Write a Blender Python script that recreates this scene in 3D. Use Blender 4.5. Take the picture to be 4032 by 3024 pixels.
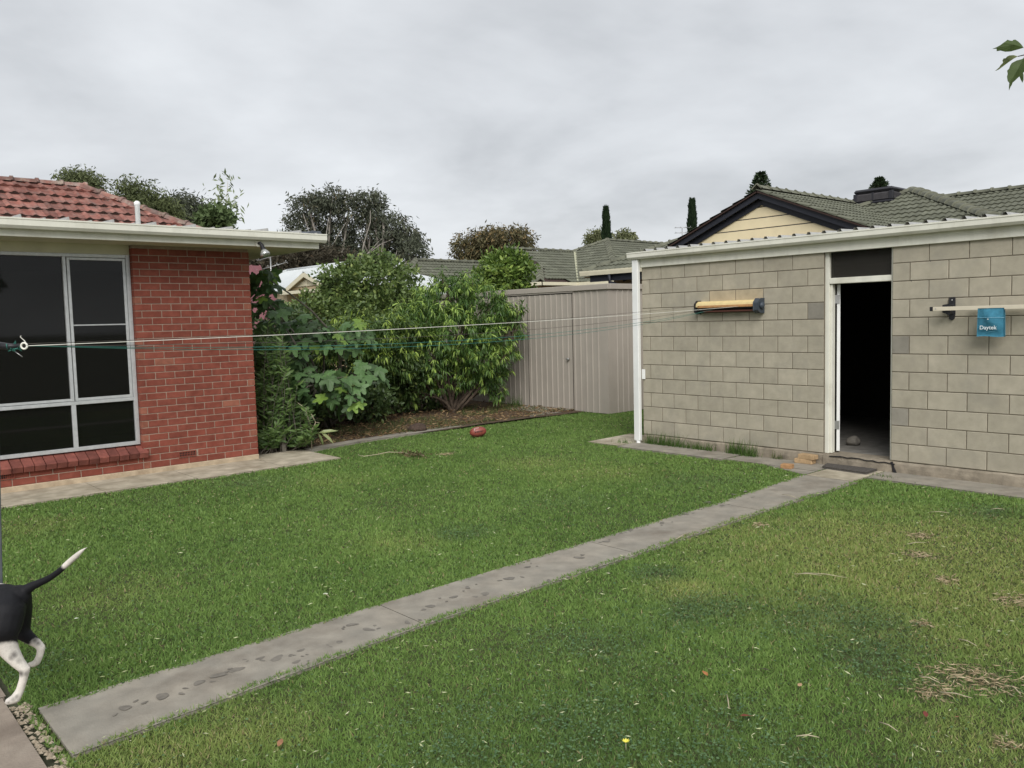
import bpy, bmesh, math, random
import numpy as np
from mathutils import Vector, Matrix, Euler, Quaternion
for o in list(bpy.data.objects): bpy.data.objects.remove(o)
random.seed(7); RNG = np.random.default_rng(7)
R_ = math.radians
scene = bpy.context.scene; COL = scene.collection

# ------------------------------------------------------------------ camera
CAM_H = 1.82
YAW, PITCH, ROLL, FPX = R_(48.4055), R_(-4.37225), R_(1.45818), 3286.87   # photo pixels: 4032 x 3024
_f = np.array([math.cos(PITCH)*math.cos(YAW), math.cos(PITCH)*math.sin(YAW), math.sin(PITCH)])
_r = np.array([math.sin(YAW), -math.cos(YAW), 0.0]); _d = np.cross(_f, _r)
_r2 = math.cos(ROLL)*_r + math.sin(ROLL)*_d; _d2 = -math.sin(ROLL)*_r + math.cos(ROLL)*_d
RM = np.array([_r2, _d2, _f])
cam_d = bpy.data.cameras.new('camera'); cam = bpy.data.objects.new('camera', cam_d); COL.objects.link(cam)
cam_d.sensor_width = 36.0; cam_d.lens = FPX/4032*36.0; cam_d.clip_start = 0.05; cam_d.clip_end = 3000
cam.matrix_world = Matrix(((_r2[0], -_d2[0], -_f[0], 0), (_r2[1], -_d2[1], -_f[1], 0), (_r2[2], -_d2[2], -_f[2], CAM_H), (0, 0, 0, 1)))
scene.camera = cam

# ------------------------------------------------------------------ sky and light
EXPO = 0.88
world = bpy.data.worlds.new('World'); scene.world = world; world.use_nodes = True
wn = world.node_tree; wn.nodes.clear()
def N(nt, t, **kw):
    n = nt.nodes.new(t)
    for k, v in kw.items(): setattr(n, k, v)
    return n
SUN_EL, SUN_AZ = R_(40), R_(228)        # direction towards the sun: behind the camera, high, veiled by cloud
w_out = N(wn, 'ShaderNodeOutputWorld'); w_bg = N(wn, 'ShaderNodeBackground'); w_bg.inputs[1].default_value = 0.1
sky = N(wn, 'ShaderNodeTexSky', sky_type='NISHITA', sun_disc=False)
sky.sun_elevation = SUN_EL; sky.sun_rotation = math.pi/2 - SUN_AZ; sky.dust_density = 3.0
tc = N(wn, 'ShaderNodeTexCoord'); sep = N(wn, 'ShaderNodeSeparateXYZ'); wn.links.new(tc.outputs['Generated'], sep.inputs[0])
zz = N(wn, 'ShaderNodeMath', operation='MAXIMUM'); zz.inputs[1].default_value = 0.0; wn.links.new(sep.outputs['Z'], zz.inputs[0])
za = N(wn, 'ShaderNodeMath', operation='ADD'); za.inputs[1].default_value = 0.22; wn.links.new(zz.outputs[0], za.inputs[0])
dv = N(wn, 'ShaderNodeVectorMath', operation='DIVIDE'); cmb = N(wn, 'ShaderNodeCombineXYZ')
for i in range(3): wn.links.new(za.outputs[0], cmb.inputs[i])
wn.links.new(tc.outputs['Generated'], dv.inputs[0]); wn.links.new(cmb.outputs[0], dv.inputs[1])
n1 = N(wn, 'ShaderNodeTexNoise'); n1.inputs['Scale'].default_value = 1.15; n1.inputs['Detail'].default_value = 5; n1.inputs['Roughness'].default_value = 0.5; n1.inputs['Distortion'].default_value = 0.4
n2 = N(wn, 'ShaderNodeTexNoise'); n2.inputs['Scale'].default_value = 3.4; n2.inputs['Detail'].default_value = 6; n2.inputs['Roughness'].default_value = 0.55
wn.links.new(dv.outputs[0], n1.inputs['Vector']); wn.links.new(dv.outputs[0], n2.inputs['Vector'])
mxn = N(wn, 'ShaderNodeMath', operation='MULTIPLY_ADD'); mxn.inputs[1].default_value = 0.30
wn.links.new(n2.outputs[0], mxn.inputs[0]); wn.links.new(n1.outputs[0], mxn.inputs[2])
hz1 = N(wn, 'ShaderNodeMapRange'); hz1.inputs[1].default_value = 0.0; hz1.inputs[2].default_value = 0.30; hz1.inputs[3].default_value = 0.085; hz1.inputs[4].default_value = 0.0; wn.links.new(zz.outputs[0], hz1.inputs[0])
hz2 = N(wn, 'ShaderNodeMath', operation='ADD'); wn.links.new(mxn.outputs[0], hz2.inputs[0]); wn.links.new(hz1.outputs[0], hz2.inputs[1])
rmp = N(wn, 'ShaderNodeValToRGB'); wn.links.new(hz2.outputs[0], rmp.inputs[0])
e = rmp.color_ramp.elements
e[0].position = 0.45; e[0].color = (0.300, 0.311, 0.325, 1)
e[1].position = 0.86; e[1].color = (0.460, 0.474, 0.490, 1)
e2 = rmp.color_ramp.elements.new(0.62); e2.color = (0.375, 0.387, 0.402, 1)
sc10 = N(wn, 'ShaderNodeVectorMath', operation='SCALE'); sc10.inputs['Scale'].default_value = 10.0; wn.links.new(rmp.outputs[0], sc10.inputs[0])
mixs = N(wn, 'ShaderNodeMix', data_type='RGBA'); mixs.inputs[0].default_value = 0.95
wn.links.new(sky.outputs[0], mixs.inputs[6]); wn.links.new(sc10.outputs[0], mixs.inputs[7])
wn.links.new(mixs.outputs[2], w_bg.inputs[0]); wn.links.new(w_bg.outputs[0], w_out.inputs[0])
sun_d = bpy.data.lights.new('sun', 'SUN'); sun = bpy.data.objects.new('sun', sun_d); COL.objects.link(sun)
sun_d.energy = 1.5; sun_d.angle = R_(36); sun_d.color = (1.0, 0.975, 0.94)
_sd = Vector((math.cos(SUN_EL)*math.cos(SUN_AZ), math.cos(SUN_EL)*math.sin(SUN_AZ), math.sin(SUN_EL)))
sun.rotation_euler = _sd.to_track_quat('Z', 'Y').to_euler(); sun.location = (0, 0, 30)
scene.view_settings.view_transform = 'Standard'; scene.view_settings.look = 'None'; scene.view_settings.gamma = 1.0
scene.view_settings.exposure = EXPO; scene.view_settings.use_curve_mapping = False
scene.render.engine = 'CYCLES'

# ------------------------------------------------------------------ photo pixel -> direction (full 4032x3024 pixels)
K = 4032/2212.0
def S(x, y): return (x*K, y*K)
def C1(x, y): return (x/1.7015, 600+y/1.7015)
def C2(x, y): return (x/1.7015, 1200+y/1.7015)
def C4(x, y): return (900+x/1.7015, 650+y/1.7015)
def C5(x, y): return (900+x/1.8433, 1000+y/1.8433)
def C6(x, y): return (1900+x/2.011, 650+y/2.011)
def C7(x, y): return (2900+x/1.954, 650+y/1.954)
def C8(x, y): return (2400+x/1.8433, 1000+y/1.8433)
def CA(x, y): return (900+x/2.765, 900+y/2.765)
def CD(x, y): return (x/2.305, 2080+y/2.305)
def ray(q): return RM.T @ np.array([(q[0]-2016)/FPX, (q[1]-1512)/FPX, 1.0])
def V3(a): return Vector((float(a[0]), float(a[1]), float(a[2])))
def onX(q, X): d = ray(q); d = d*X/d[0]; d[2] += CAM_H; return V3(d)
def onY(q, Y): d = ray(q); d = d*Y/d[1]; d[2] += CAM_H; return V3(d)
def onZ(q, Z=0.0): d = ray(q); d = d*(Z-CAM_H)/d[2]; d[2] += CAM_H; return V3(d)
def atD(q, D): d = ray(q)*D; d[2] += CAM_H; return V3(d)          # at image depth D
def onPlane(q, p0, n):
    d = V3(ray(q)); o = Vector((0, 0, CAM_H)); return o + d*((p0-o).dot(n)/d.dot(n))

# ------------------------------------------------------------------ object helpers
WL = {}
def wl(o): return WL.get(o.name, Vector((0, 0, 0))) if o else Vector((0, 0, 0))
def tag(o, label=None, cat=None, group=None, kind=None):
    if label: o['label'] = label
    if cat: o['category'] = cat
    if group: o['group'] = group
    if kind: o['kind'] = kind
    return o
def empty(name, loc, label=None, cat=None, group=None, kind=None):
    o = bpy.data.objects.new(name, None); COL.objects.link(o); o.location = loc; o.empty_display_size = 0.1
    WL[o.name] = Vector(loc); return tag(o, label, cat, group, kind)
def place(name, mesh, parent=None, loc=(0, 0, 0), rot=None, scale=None):
    o = bpy.data.objects.new(name, mesh); COL.objects.link(o); loc = Vector(loc)
    o.location = loc - wl(parent)
    if rot is not None:
        if isinstance(rot, Quaternion): o.rotation_mode = 'QUATERNION'; o.rotation_quaternion = rot
        else: o.rotation_euler = rot
    if scale is not None: o.scale = scale
    if parent: o.parent = parent
    WL[o.name] = loc; return o
class MB:
    """collects shapes in world coordinates; build() makes one mesh object"""
    def __init__(s): s.v = []; s.f = []; s.sm = []
    def add(s, vs, fs, smooth=False):
        b = len(s.v); s.v += [tuple(map(float, p)) for p in vs]; s.f += [tuple(i+b for i in f) for f in fs]; s.sm += [smooth]*len(fs); return s
    def box(s, a, b):
        x0, x1 = sorted((a[0], b[0])); y0, y1 = sorted((a[1], b[1])); z0, z1 = sorted((a[2], b[2]))
        return s.add([(x0,y0,z0),(x1,y0,z0),(x1,y1,z0),(x0,y1,z0),(x0,y0,z1),(x1,y0,z1),(x1,y1,z1),(x0,y1,z1)],
                     [(3,2,1,0),(4,5,6,7),(0,1,5,4),(1,2,6,5),(2,3,7,6),(3,0,4,7)])
    def prism(s, poly, off):           # polygon (list of 3D points) swept by vector off
        n = len(poly); off = Vector(off); p = [Vector(q) for q in poly]
        nn = Vector((0,0,0))
        for i in range(n): nn += p[i].cross(p[(i+1) % n])
        if nn.dot(off) > 0: p.reverse()
        return s.add(p+[q+off for q in p], [tuple(range(n)), tuple(range(2*n-1, n-1, -1))]+[(i, n+i, n+(i+1) % n, (i+1) % n)[::-1] for i in range(n)])
    def tube(s, path, rad, n=8, caps=True):
        P = [Vector(p) for p in path]; m = len(P)
        if not hasattr(rad, '__len__'): rad = [rad]*m
        vs = []; up = None
        for i in range(m):
            t = (P[min(i+1, m-1)]-P[max(i-1, 0)])
            t = t.normalized() if t.length > 1e-9 else Vector((0, 0, 1))
            if up is None: up = t.orthogonal().normalized()
            up = (up - t*up.dot(t)); up = up.normalized() if up.length > 1e-6 else t.orthogonal().normalized()
            w = t.cross(up)
            for k in range(n):
                a = 2*math.pi*k/n; vs.append(P[i]+(up*math.cos(a)+w*math.sin(a))*rad[i])
        fs = [(i*n+k, i*n+(k+1) % n, (i+1)*n+(k+1) % n, (i+1)*n+k) for i in range(m-1) for k in range(n)]
        if caps: fs += [tuple(range(n-1, -1, -1)), tuple(range((m-1)*n, m*n))]
        return s.add(vs, fs, True)
    def lathe(s, base, axis, prof, n=16):      # prof: list of (distance along axis, radius)
        base = Vector(base); ax = Vector(axis).normalized()
        return s.tube([base+ax*a for a, r in prof], [r for a, r in prof], n)
    def sheet(s, pts): return s.add(pts, [tuple(range(len(pts)))])
    def mesh(s, name, mat=None, origin=(0, 0, 0)):
        me = bpy.data.meshes.new(name); o = Vector(origin)
        me.from_pydata([tuple(Vector(p)-o) for p in s.v], [], s.f)
        me.polygons.foreach_set('use_smooth', s.sm); me.update()
        if mat: me.materials.append(mat)
        return me
    def build(s, name, mat, parent=None, bevel=0.0):
        a = np.array(s.v); c = Vector((float(a[:,0].mean()), float(a[:,1].mean()), float(a[:,2].min())))
        o = place(name, s.mesh(name, mat, c), parent, c)
        if bevel:
            bm = bmesh.new(); bm.from_mesh(o.data)
            bmesh.ops.bevel(bm, geom=bm.edges[:], offset=bevel, segments=1, affect='EDGES', clamp_overlap=True)
            bm.to_mesh(o.data); bm.free()
        return o
def boxmesh(name, dx, dy, dz, mat, bevel=0.003):
    me = MB().box((-dx/2, -dy/2, -dz/2), (dx/2, dy/2, dz/2)).mesh(name, mat)
    if bevel:
        bm = bmesh.new(); bm.from_mesh(me); bmesh.ops.bevel(bm, geom=bm.edges[:], offset=bevel, segments=1, affect='EDGES'); bm.to_mesh(me); bm.free()
    return me

# ------------------------------------------------------------------ materials
MT = {}
def mat(name, col, rough=0.8, var=0.25, scale=6.0, detail=6.0, rnd=0.0, bump=0.0, bscale=None, spec=0.3, metal=0.0, col2=None, stain=None, stain_s=1.2, attr=None, transl=0.0, coat=0.0, streak=0.0):
    """principled surface; noise in world space mixes col towards col2 (or darker), rnd = per-object tone, stain = blotches of another tone"""
    m = bpy.data.materials.new(name); m.use_nodes = True; nt = m.node_tree; nt.nodes.clear(); L = nt.links.new
    out = N(nt, 'ShaderNodeOutputMaterial'); b = N(nt, 'ShaderNodeBsdfPrincipled')
    b.inputs['Roughness'].default_value = rough; b.inputs['Specular IOR Level'].default_value = spec; b.inputs['Metallic'].default_value = metal
    geo = N(nt, 'ShaderNodeNewGeometry')
    if attr:
        at = N(nt, 'ShaderNodeAttribute', attribute_name=attr); cur = at.outputs['Color']
    else:
        rg = N(nt, 'ShaderNodeRGB'); rg.outputs[0].default_value = (*col, 1); cur = rg.outputs[0]
    def mixc(fac, a, bcol, blend='MIX'):
        x = N(nt, 'ShaderNodeMix', data_type='RGBA', blend_type=blend)
        if isinstance(fac, float): x.inputs[0].default_value = fac
        else: L(fac, x.inputs[0])
        L(a, x.inputs[6])
        if isinstance(bcol, tuple): x.inputs[7].default_value = (*bcol, 1)
        else: L(bcol, x.inputs[7])
        return x.outputs[2]
    def noise(sc, det, lo, hi, rough_=0.55, vec=None):
        n = N(nt, 'ShaderNodeTexNoise'); n.inputs['Scale'].default_value = sc; n.inputs['Detail'].default_value = det; n.inputs['Roughness'].default_value = rough_
        L(vec or geo.outputs['Position'], n.inputs['Vector'])
        r = N(nt, 'ShaderNodeMapRange'); r.inputs[1].default_value = lo; r.inputs[2].default_value = hi; L(n.outputs[0], r.inputs[0]); return r.outputs[0], n.outputs[0]
    if col2: f, _ = noise(scale, detail, 0.35, 0.68); cur = mixc(f, cur, col2)
    if var:
        f, _ = noise(scale*1.7, detail, 0.3, 0.7)
        k = N(nt, 'ShaderNodeMapRange'); k.inputs[3].default_value = 1-var; k.inputs[4].default_value = 1+var*0.55; L(f, k.inputs[0])
        cur = mixc(1.0, cur, k.outputs[0], 'MULTIPLY')
    if stain:
        f, _ = noise(stain_s, 7.0, 0.52, 0.72, 0.65); cur = mixc(f, cur, stain)
    if streak:
        mp = N(nt, 'ShaderNodeMapping'); mp.inputs['Scale'].default_value = (1, 1, 0.05); L(geo.outputs['Position'], mp.inputs[0])
        f, _ = noise(9.0, 4.0, 0.5, 0.75, 0.6, mp.outputs[0])
        k = N(nt, 'ShaderNodeMapRange'); k.inputs[3].default_value = 1.0; k.inputs[4].default_value = 1-streak; L(f, k.inputs[0])
        cur = mixc(1.0, cur, k.outputs[0], 'MULTIPLY')
    if rnd:
        oi = N(nt, 'ShaderNodeObjectInfo'); k = N(nt, 'ShaderNodeMapRange'); k.inputs[3].default_value = 1-rnd; k.inputs[4].default_value = 1+rnd; L(oi.outputs['Random'], k.inputs[0])
        cur = mixc(1.0, cur, k.outputs[0], 'MULTIPLY')
    L(cur, b.inputs['Base Color'])
    if bump:
        n = N(nt, 'ShaderNodeTexNoise'); n.inputs['Scale'].default_value = bscale or scale*8; n.inputs['Detail'].default_value = 5; L(geo.outputs['Position'], n.inputs['Vector'])
        bp = N(nt, 'ShaderNodeBump'); bp.inputs['Strength'].default_value = bump; bp.inputs['Distance'].default_value = 0.01; L(n.outputs[0], bp.inputs['Height']); L(bp.outputs[0], b.inputs['Normal'])
    if coat: b.inputs['Coat Weight'].default_value = coat
    if transl:
        t = N(nt, 'ShaderNodeBsdfTranslucent'); L(cur, t.inputs[0]); mx = N(nt, 'ShaderNodeMixShader'); mx.inputs[0].default_value = transl
        L(b.outputs[0], mx.inputs[1]); L(t.outputs[0], mx.inputs[2]); L(mx.outputs[0], out.inputs[0])
    else: L(b.outputs[0], out.inputs[0])
    MT[name] = m; return m
def glass_dark(name, col, rough=0.05, spec=0.15):
    m = bpy.data.materials.new(name); m.use_nodes = True; nt = m.node_tree; nt.nodes.clear(); L = nt.links.new
    out = N(nt, 'ShaderNodeOutputMaterial'); b = N(nt, 'ShaderNodeBsdfPrincipled'); b.inputs['Base Color'].default_value = (*col, 1)
    b.inputs['Roughness'].default_value = rough; b.inputs['Specular IOR Level'].default_value = spec
    t = N(nt, 'ShaderNodeBsdfTransparent'); t.inputs[0].default_value = (0.55, 0.57, 0.55, 1); mx = N(nt, 'ShaderNodeMixShader'); mx.inputs[0].default_value = 0.45
    L(t.outputs[0], mx.inputs[1]); L(b.outputs[0], mx.inputs[2]); L(mx.outputs[0], out.inputs[0]); MT[name] = m; return m
mat('brick', (0.205, 0.053, 0.035), 0.85, 0.16, 9, rnd=0.12, bump=0.35, bscale=160, col2=(0.25, 0.074, 0.050))
mat('brick_pale', (0.31, 0.115, 0.075), 0.85, 0.22, 9, rnd=0.12, bump=0.35, bscale=160)
mat('brick_sill', (0.175, 0.058, 0.046), 0.7, 0.25, 8, rnd=0.28, bump=0.3, bscale=140, col2=(0.25, 0.082, 0.062))
mat('mortar_house', (0.37, 0.285, 0.225), 0.95, 0.2, 14, bump=0.4, bscale=120)
mat('block', (0.405, 0.370, 0.288), 0.95, 0.12, 5, rnd=0.075, bump=0.5, bscale=210, col2=(0.44, 0.40, 0.315), stain=(0.34, 0.315, 0.255), stain_s=2.2)
mat('block_dark', (0.285, 0.265, 0.222), 0.95, 0.16, 5, rnd=0.1, bump=0.5, bscale=210)
mat('block_warm', (0.47, 0.395, 0.275), 0.95, 0.16, 5, bump=0.5, bscale=210)
mat('mortar_block', (0.19, 0.165, 0.125), 0.95, 0.25, 14, bump=0.4, bscale=90)
mat('plinth', (0.33, 0.285, 0.22), 0.95, 0.28, 5, bump=0.5, bscale=70, col2=(0.24, 0.205, 0.155), stain=(0.13, 0.11, 0.085), stain_s=3.0)
mat('plinth_house', (0.50, 0.40, 0.28), 0.95, 0.2, 6, bump=0.4, bscale=70, stain=(0.33, 0.25, 0.17), stain_s=4)
mat('cream_paint', (0.76, 0.75, 0.655), 0.45, 0.06, 3, stain=(0.62, 0.605, 0.51), stain_s=2.5, streak=0.10)
mat('white_paint', (0.82, 0.83, 0.81), 0.45, 0.05, 3, streak=0.08)
mat('soffit', (0.62, 0.59, 0.44), 0.8, 0.1, 3)
mat('aluminium', (0.56, 0.575, 0.58), 0.42, 0.12, 12, metal=0.35, spec=0.5)
mat('deck_metal', (0.70, 0.70, 0.67), 0.5, 0.12, 4)
mat('rib_metal', (0.40, 0.40, 0.385), 0.55, 0.15, 4)
mat('zinc', (0.62, 0.64, 0.65), 0.35, 0.12, 5, metal=0.5)
mat('tile_red', (0.225, 0.082, 0.062), 0.8, 0.35, 5, rnd=0.30, bump=0.4, bscale=60, col2=(0.285, 0.145, 0.118), stain=(0.135, 0.10, 0.088), stain_s=4.5)
mat('tile_moss_shade', (0.075, 0.052, 0.042), 0.95, 0.4, 20)  # mossy front lips of the red tiles, lip shadow painted into the dark colour
mat('tile_under', (0.05, 0.03, 0.025), 0.95, 0.2)
mat('cap_red', (0.27, 0.125, 0.098), 0.8, 0.35, 5, rnd=0.30, bump=0.4, bscale=60, col2=(0.24, 0.18, 0.16), stain=(0.40, 0.34, 0.27), stain_s=7)
mat('tile_green', (0.115, 0.120, 0.085), 0.75, 0.25, 3, rnd=0.12, bump=0.3, bscale=50, col2=(0.145, 0.15, 0.112))
mat('cap_green', (0.155, 0.158, 0.115), 0.75, 0.25, 3, rnd=0.12, bump=0.3, bscale=50)
mat('valley_metal', (0.42, 0.42, 0.29), 0.6, 0.15)
mat('gutter_cream', (0.74, 0.69, 0.52), 0.45, 0.06, 3)
mat('gable_cream', (0.86, 0.74, 0.49), 0.7, 0.06, 2)
mat('barge_dark', (0.022, 0.024, 0.033), 0.5, 0.15)
mat('wall_cream', (0.58, 0.47, 0.31), 0.9, 0.15, 4)
mat('wall_tan', (0.46, 0.34, 0.22), 0.9, 0.15, 4)
mat('black_plastic', (0.018, 0.018, 0.021), 0.45, 0.2, spec=0.4)
mat('cooler', (0.030, 0.030, 0.036), 0.55, 0.2, spec=0.3)
mat('cooler_slat', (0.085, 0.080, 0.085), 0.6, 0.2, spec=0.3)
mat('shed_metal', (0.385, 0.348, 0.300), 0.5, 0.06, 1.5, spec=0.35, streak=0.06)
mat('white_metal', (0.58, 0.61, 0.61), 0.45, 0.05, 2)
mat('pink_metal', (0.20, 0.082, 0.092), 0.5, 0.1, 2)
mat('concrete', (0.272, 0.252, 0.212), 0.95, 0.22, 3.5, bump=0.4, bscale=90, col2=(0.315, 0.283, 0.232), stain=(0.185, 0.160, 0.128), stain_s=1.7)
mat('concrete_pale', (0.52, 0.465, 0.36), 0.95, 0.22, 3.5, bump=0.4, bscale=90, col2=(0.33, 0.29, 0.215), stain=(0.23, 0.19, 0.13), stain_s=1.6)
mat('concrete_brown', (0.250, 0.203, 0.163), 0.95, 0.22, 3.5, bump=0.4, bscale=90, col2=(0.31, 0.262, 0.212), stain=(0.165, 0.13, 0.102), stain_s=1.3)
mat('wet', (0.180, 0.163, 0.136), 0.6, 0.3, 12)
mat('shed_floor', (0.22, 0.21, 0.19), 0.9, 0.3, 4)
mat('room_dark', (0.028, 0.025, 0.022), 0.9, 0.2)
mat('room_floor', (0.20, 0.19, 0.15), 0.9, 0.2)
mat('room_house', (0.15, 0.13, 0.10), 0.9, 0.2)
mat('lamp_warm', (0.85, 0.68, 0.25), 0.5, 0.05)
mat('soil', (0.085, 0.060, 0.040), 1.0, 0.4, 8, bump=0.8, bscale=60, col2=(0.13, 0.09, 0.055))
mat('lawn_soil', (0.050, 0.068, 0.022), 1.0, 0.4, 14, bump=0.6, bscale=120, col2=(0.085, 0.085, 0.035))
mat('far_ground', (0.10, 0.105, 0.065), 1.0, 0.4, 0.3)
mat('grass', (0.1, 0.2, 0.05), 0.55, 0.0, attr='Col', transl=0.35, spec=0.25)
mat('leaf', (0.1, 0.2, 0.05), 0.42, 0.0, attr='Col', transl=0.25, spec=0.45)
mat('leaf_matte', (0.1, 0.2, 0.05), 0.7, 0.0, attr='Col', transl=0.2, spec=0.2)
mat('litter', (0.1, 0.2, 0.05), 0.9, 0.0, attr='Col', spec=0.1)
mat('fig_leaf', (0.086, 0.162, 0.054), 0.5, 0.25, 12, rnd=0.45, transl=0.22, spec=0.4)
mat('fig_leaf_young', (0.20, 0.32, 0.06), 0.5, 0.2, 20, rnd=0.25, transl=0.3, spec=0.4)
mat('bark', (0.10, 0.075, 0.055), 0.95, 0.4, 12, bump=0.7, bscale=60)
mat('bark_pale', (0.27, 0.245, 0.21), 0.9, 0.35, 2, bump=0.4)
mat('bark_grey', (0.17, 0.15, 0.125), 0.95, 0.35, 8, bump=0.6)
mat('twig_pale', (0.45, 0.39, 0.27), 0.9, 0.2)
mat('old_wood', (0.16, 0.145, 0.12), 0.95, 0.35, 12, bump=0.6)
mat('reel_yellow', (0.72, 0.575, 0.290), 0.4, 0.12, 8)
mat('reel_orange', (0.44, 0.235, 0.095), 0.55, 0.3, 12)
mat('reel_grey', (0.055, 0.068, 0.085), 0.5, 0.2)
mat('reel_red', (0.11, 0.04, 0.028), 0.6, 0.2)
mat('bar_beige', (0.66, 0.60, 0.475), 0.4, 0.05)
mat('bag_teal', (0.048, 0.205, 0.300), 0.85, 0.22, 14, bump=0.6, bscale=28)
mat('bag_light', (0.20, 0.43, 0.56), 0.8, 0.1)
mat('print_white', (0.78, 0.85, 0.86), 0.7, 0.05)
mat('cord_white', (0.84, 0.83, 0.74), 0.6, 0.1)
mat('cord_green', (0.045, 0.185, 0.15), 0.5, 0.1)
mat('cord_dark', (0.075, 0.065, 0.055), 0.6, 0.1)
mat('post_grey', (0.105, 0.115, 0.13), 0.5, 0.2, 6)
mat('steel', (0.45, 0.45, 0.44), 0.35, 0.15, metal=0.8, spec=0.5)
mat('ball_red', (0.285, 0.070, 0.052), 0.42, 0.25, 25, spec=0.5, bump=0.15, bscale=400)
mat('ball_dark', (0.045, 0.02, 0.018), 0.6, 0.2)
mat('brick_yellow', (0.46, 0.32, 0.18), 0.9, 0.25, 12, rnd=0.12, bump=0.4, bscale=100)
mat('brick_orange', (0.44, 0.25, 0.12), 0.9, 0.3, 12, bump=0.4, bscale=100)
mat('doormat', (0.105, 0.095, 0.085), 1.0, 0.3, 30, bump=0.8, bscale=200)
mat('stone', (0.20, 0.185, 0.16), 0.95, 0.3, 10, bump=0.6)
mat('dog', (0.1, 0.1, 0.1), 0.6, 0.0, attr='Col', spec=0.2, bump=0.22, bscale=420)
mat('lamp_glass', (0.52, 0.53, 0.52), 0.1, 0.3, 40, spec=0.8, metal=0.55)
mat('lead', (0.10, 0.11, 0.13), 0.6, 0.2)
glass_dark('pane', (0.014, 0.014, 0.013), .03, .55); glass_dark('pane_pebbled', (0.055, 0.05, 0.042), 0.35, 0.3)
def pebble_bump():
    nt = MT['pane_pebbled'].node_tree; b = [n for n in nt.nodes if n.type == 'BSDF_PRINCIPLED'][0]
    n = N(nt, 'ShaderNodeTexNoise'); n.inputs['Scale'].default_value = 90; g = N(nt, 'ShaderNodeNewGeometry'); nt.links.new(g.outputs['Position'], n.inputs['Vector'])
    bp = N(nt, 'ShaderNodeBump'); bp.inputs['Strength'].default_value = 0.9; bp.inputs['Distance'].default_value = 0.01; nt.links.new(n.outputs[0], bp.inputs['Height']); nt.links.new(bp.outputs[0], b.inputs['Normal'])
pebble_bump()

# ================================================================== SETTING
tag(MB().sheet([(-400, -400, -0.03), (900, -400, -0.03), (900, 900, -0.03), (-400, 900, -0.03)]).build('ground', MT['far_ground']), kind='structure')
def wavy_sheet(name, x0, x1, y0, y1, z, step, amp, m):
    nx, ny = int((x1-x0)/step)+1, int((y1-y0)/step)+1
    b = MB(); vs = []
    for j in range(ny):
        for i in range(nx):
            x, y = x0+(x1-x0)*i/(nx-1), y0+(y1-y0)*j/(ny-1)
            vs.append((x, y, z+amp*(math.sin(x*1.7+y*0.9)+math.sin(y*2.3-x*0.7+1)+0.6*math.sin(x*5.1+y*3.3))/2.6))
    b.add(vs, [(j*nx+i, j*nx+i+1, (j+1)*nx+i+1, (j+1)*nx+i) for j in range(ny-1) for i in range(nx-1)], True)
    return b.build(name, m)
tag(wavy_sheet('lawn', 0.84, 13.4, -4.0, 12.2, -0.008, 0.35, 0.005, MT['lawn_soil']), kind='structure')
bed = wavy_sheet('garden_bed', 4.95, 11.8, 11.15, 17.5, 0.02, 0.22, 0.018, MT['soil']); tag(bed, kind='structure')

SLABS = []          # footprints where no grass grows
def inside(poly, X, Y):
    c = np.zeros(X.shape, bool); n = len(poly)
    for i in range(n):
        x1, y1 = poly[i]; x2, y2 = poly[(i+1) % n]
        cond = ((y1 > Y) != (y2 > Y)) & (X < (x2-x1)*(Y-y1)/((y2-y1) if y2 != y1 else 1e-9)+x1); c ^= cond
    return c
def shrink(poly, g):
    cx = sum(p[0] for p in poly)/len(poly); cy = sum(p[1] for p in poly)/len(poly); out = []
    for x, y in poly:
        d = math.hypot(x-cx, y-cy); out.append((x-(x-cx)/d*g, y-(y-cy)/d*g))
    return out
def slab(poly, parent, m, top=0.012, gap=0.008, name='slab', tilt=0.0):
    p = shrink(poly, gap); SLABS.append(poly)
    b = MB().prism([(x, y, -0.06) for x, y in p], (0, 0, 0.06+top)); o = b.build(name, m, parent, bevel=0.004)
    if tilt: o.rotation_euler = (random.uniform(-tilt, tilt), random.uniform(-tilt, tilt), 0)
    return o
garden_path = empty('garden_path', (4.6, 4.3, 0), kind='structure')
PX = [(0.85, 3.85, 4.46), (2.83, 4.03, 4.53), (4.87, 4.07, 4.59), (6.74, 4.13, 4.64), (8.55, 4.13, 4.76)]
main_slabs = []
for a, b in zip(PX[:-1], PX[1:]):
    main_slabs.append(slab([(a[0], a[1]), (b[0]-0.006, b[1]), (b[0]-0.006, b[2]), (a[0], a[2])], garden_path, MT['concrete'], 0.012, 0.004))
slab([(8.56, 4.20), (9.32, 4.20), (9.32, 4.74), (8.56, 4.74)], garden_path, MT['concrete_pale'], 0.010, 0.006)
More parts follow.
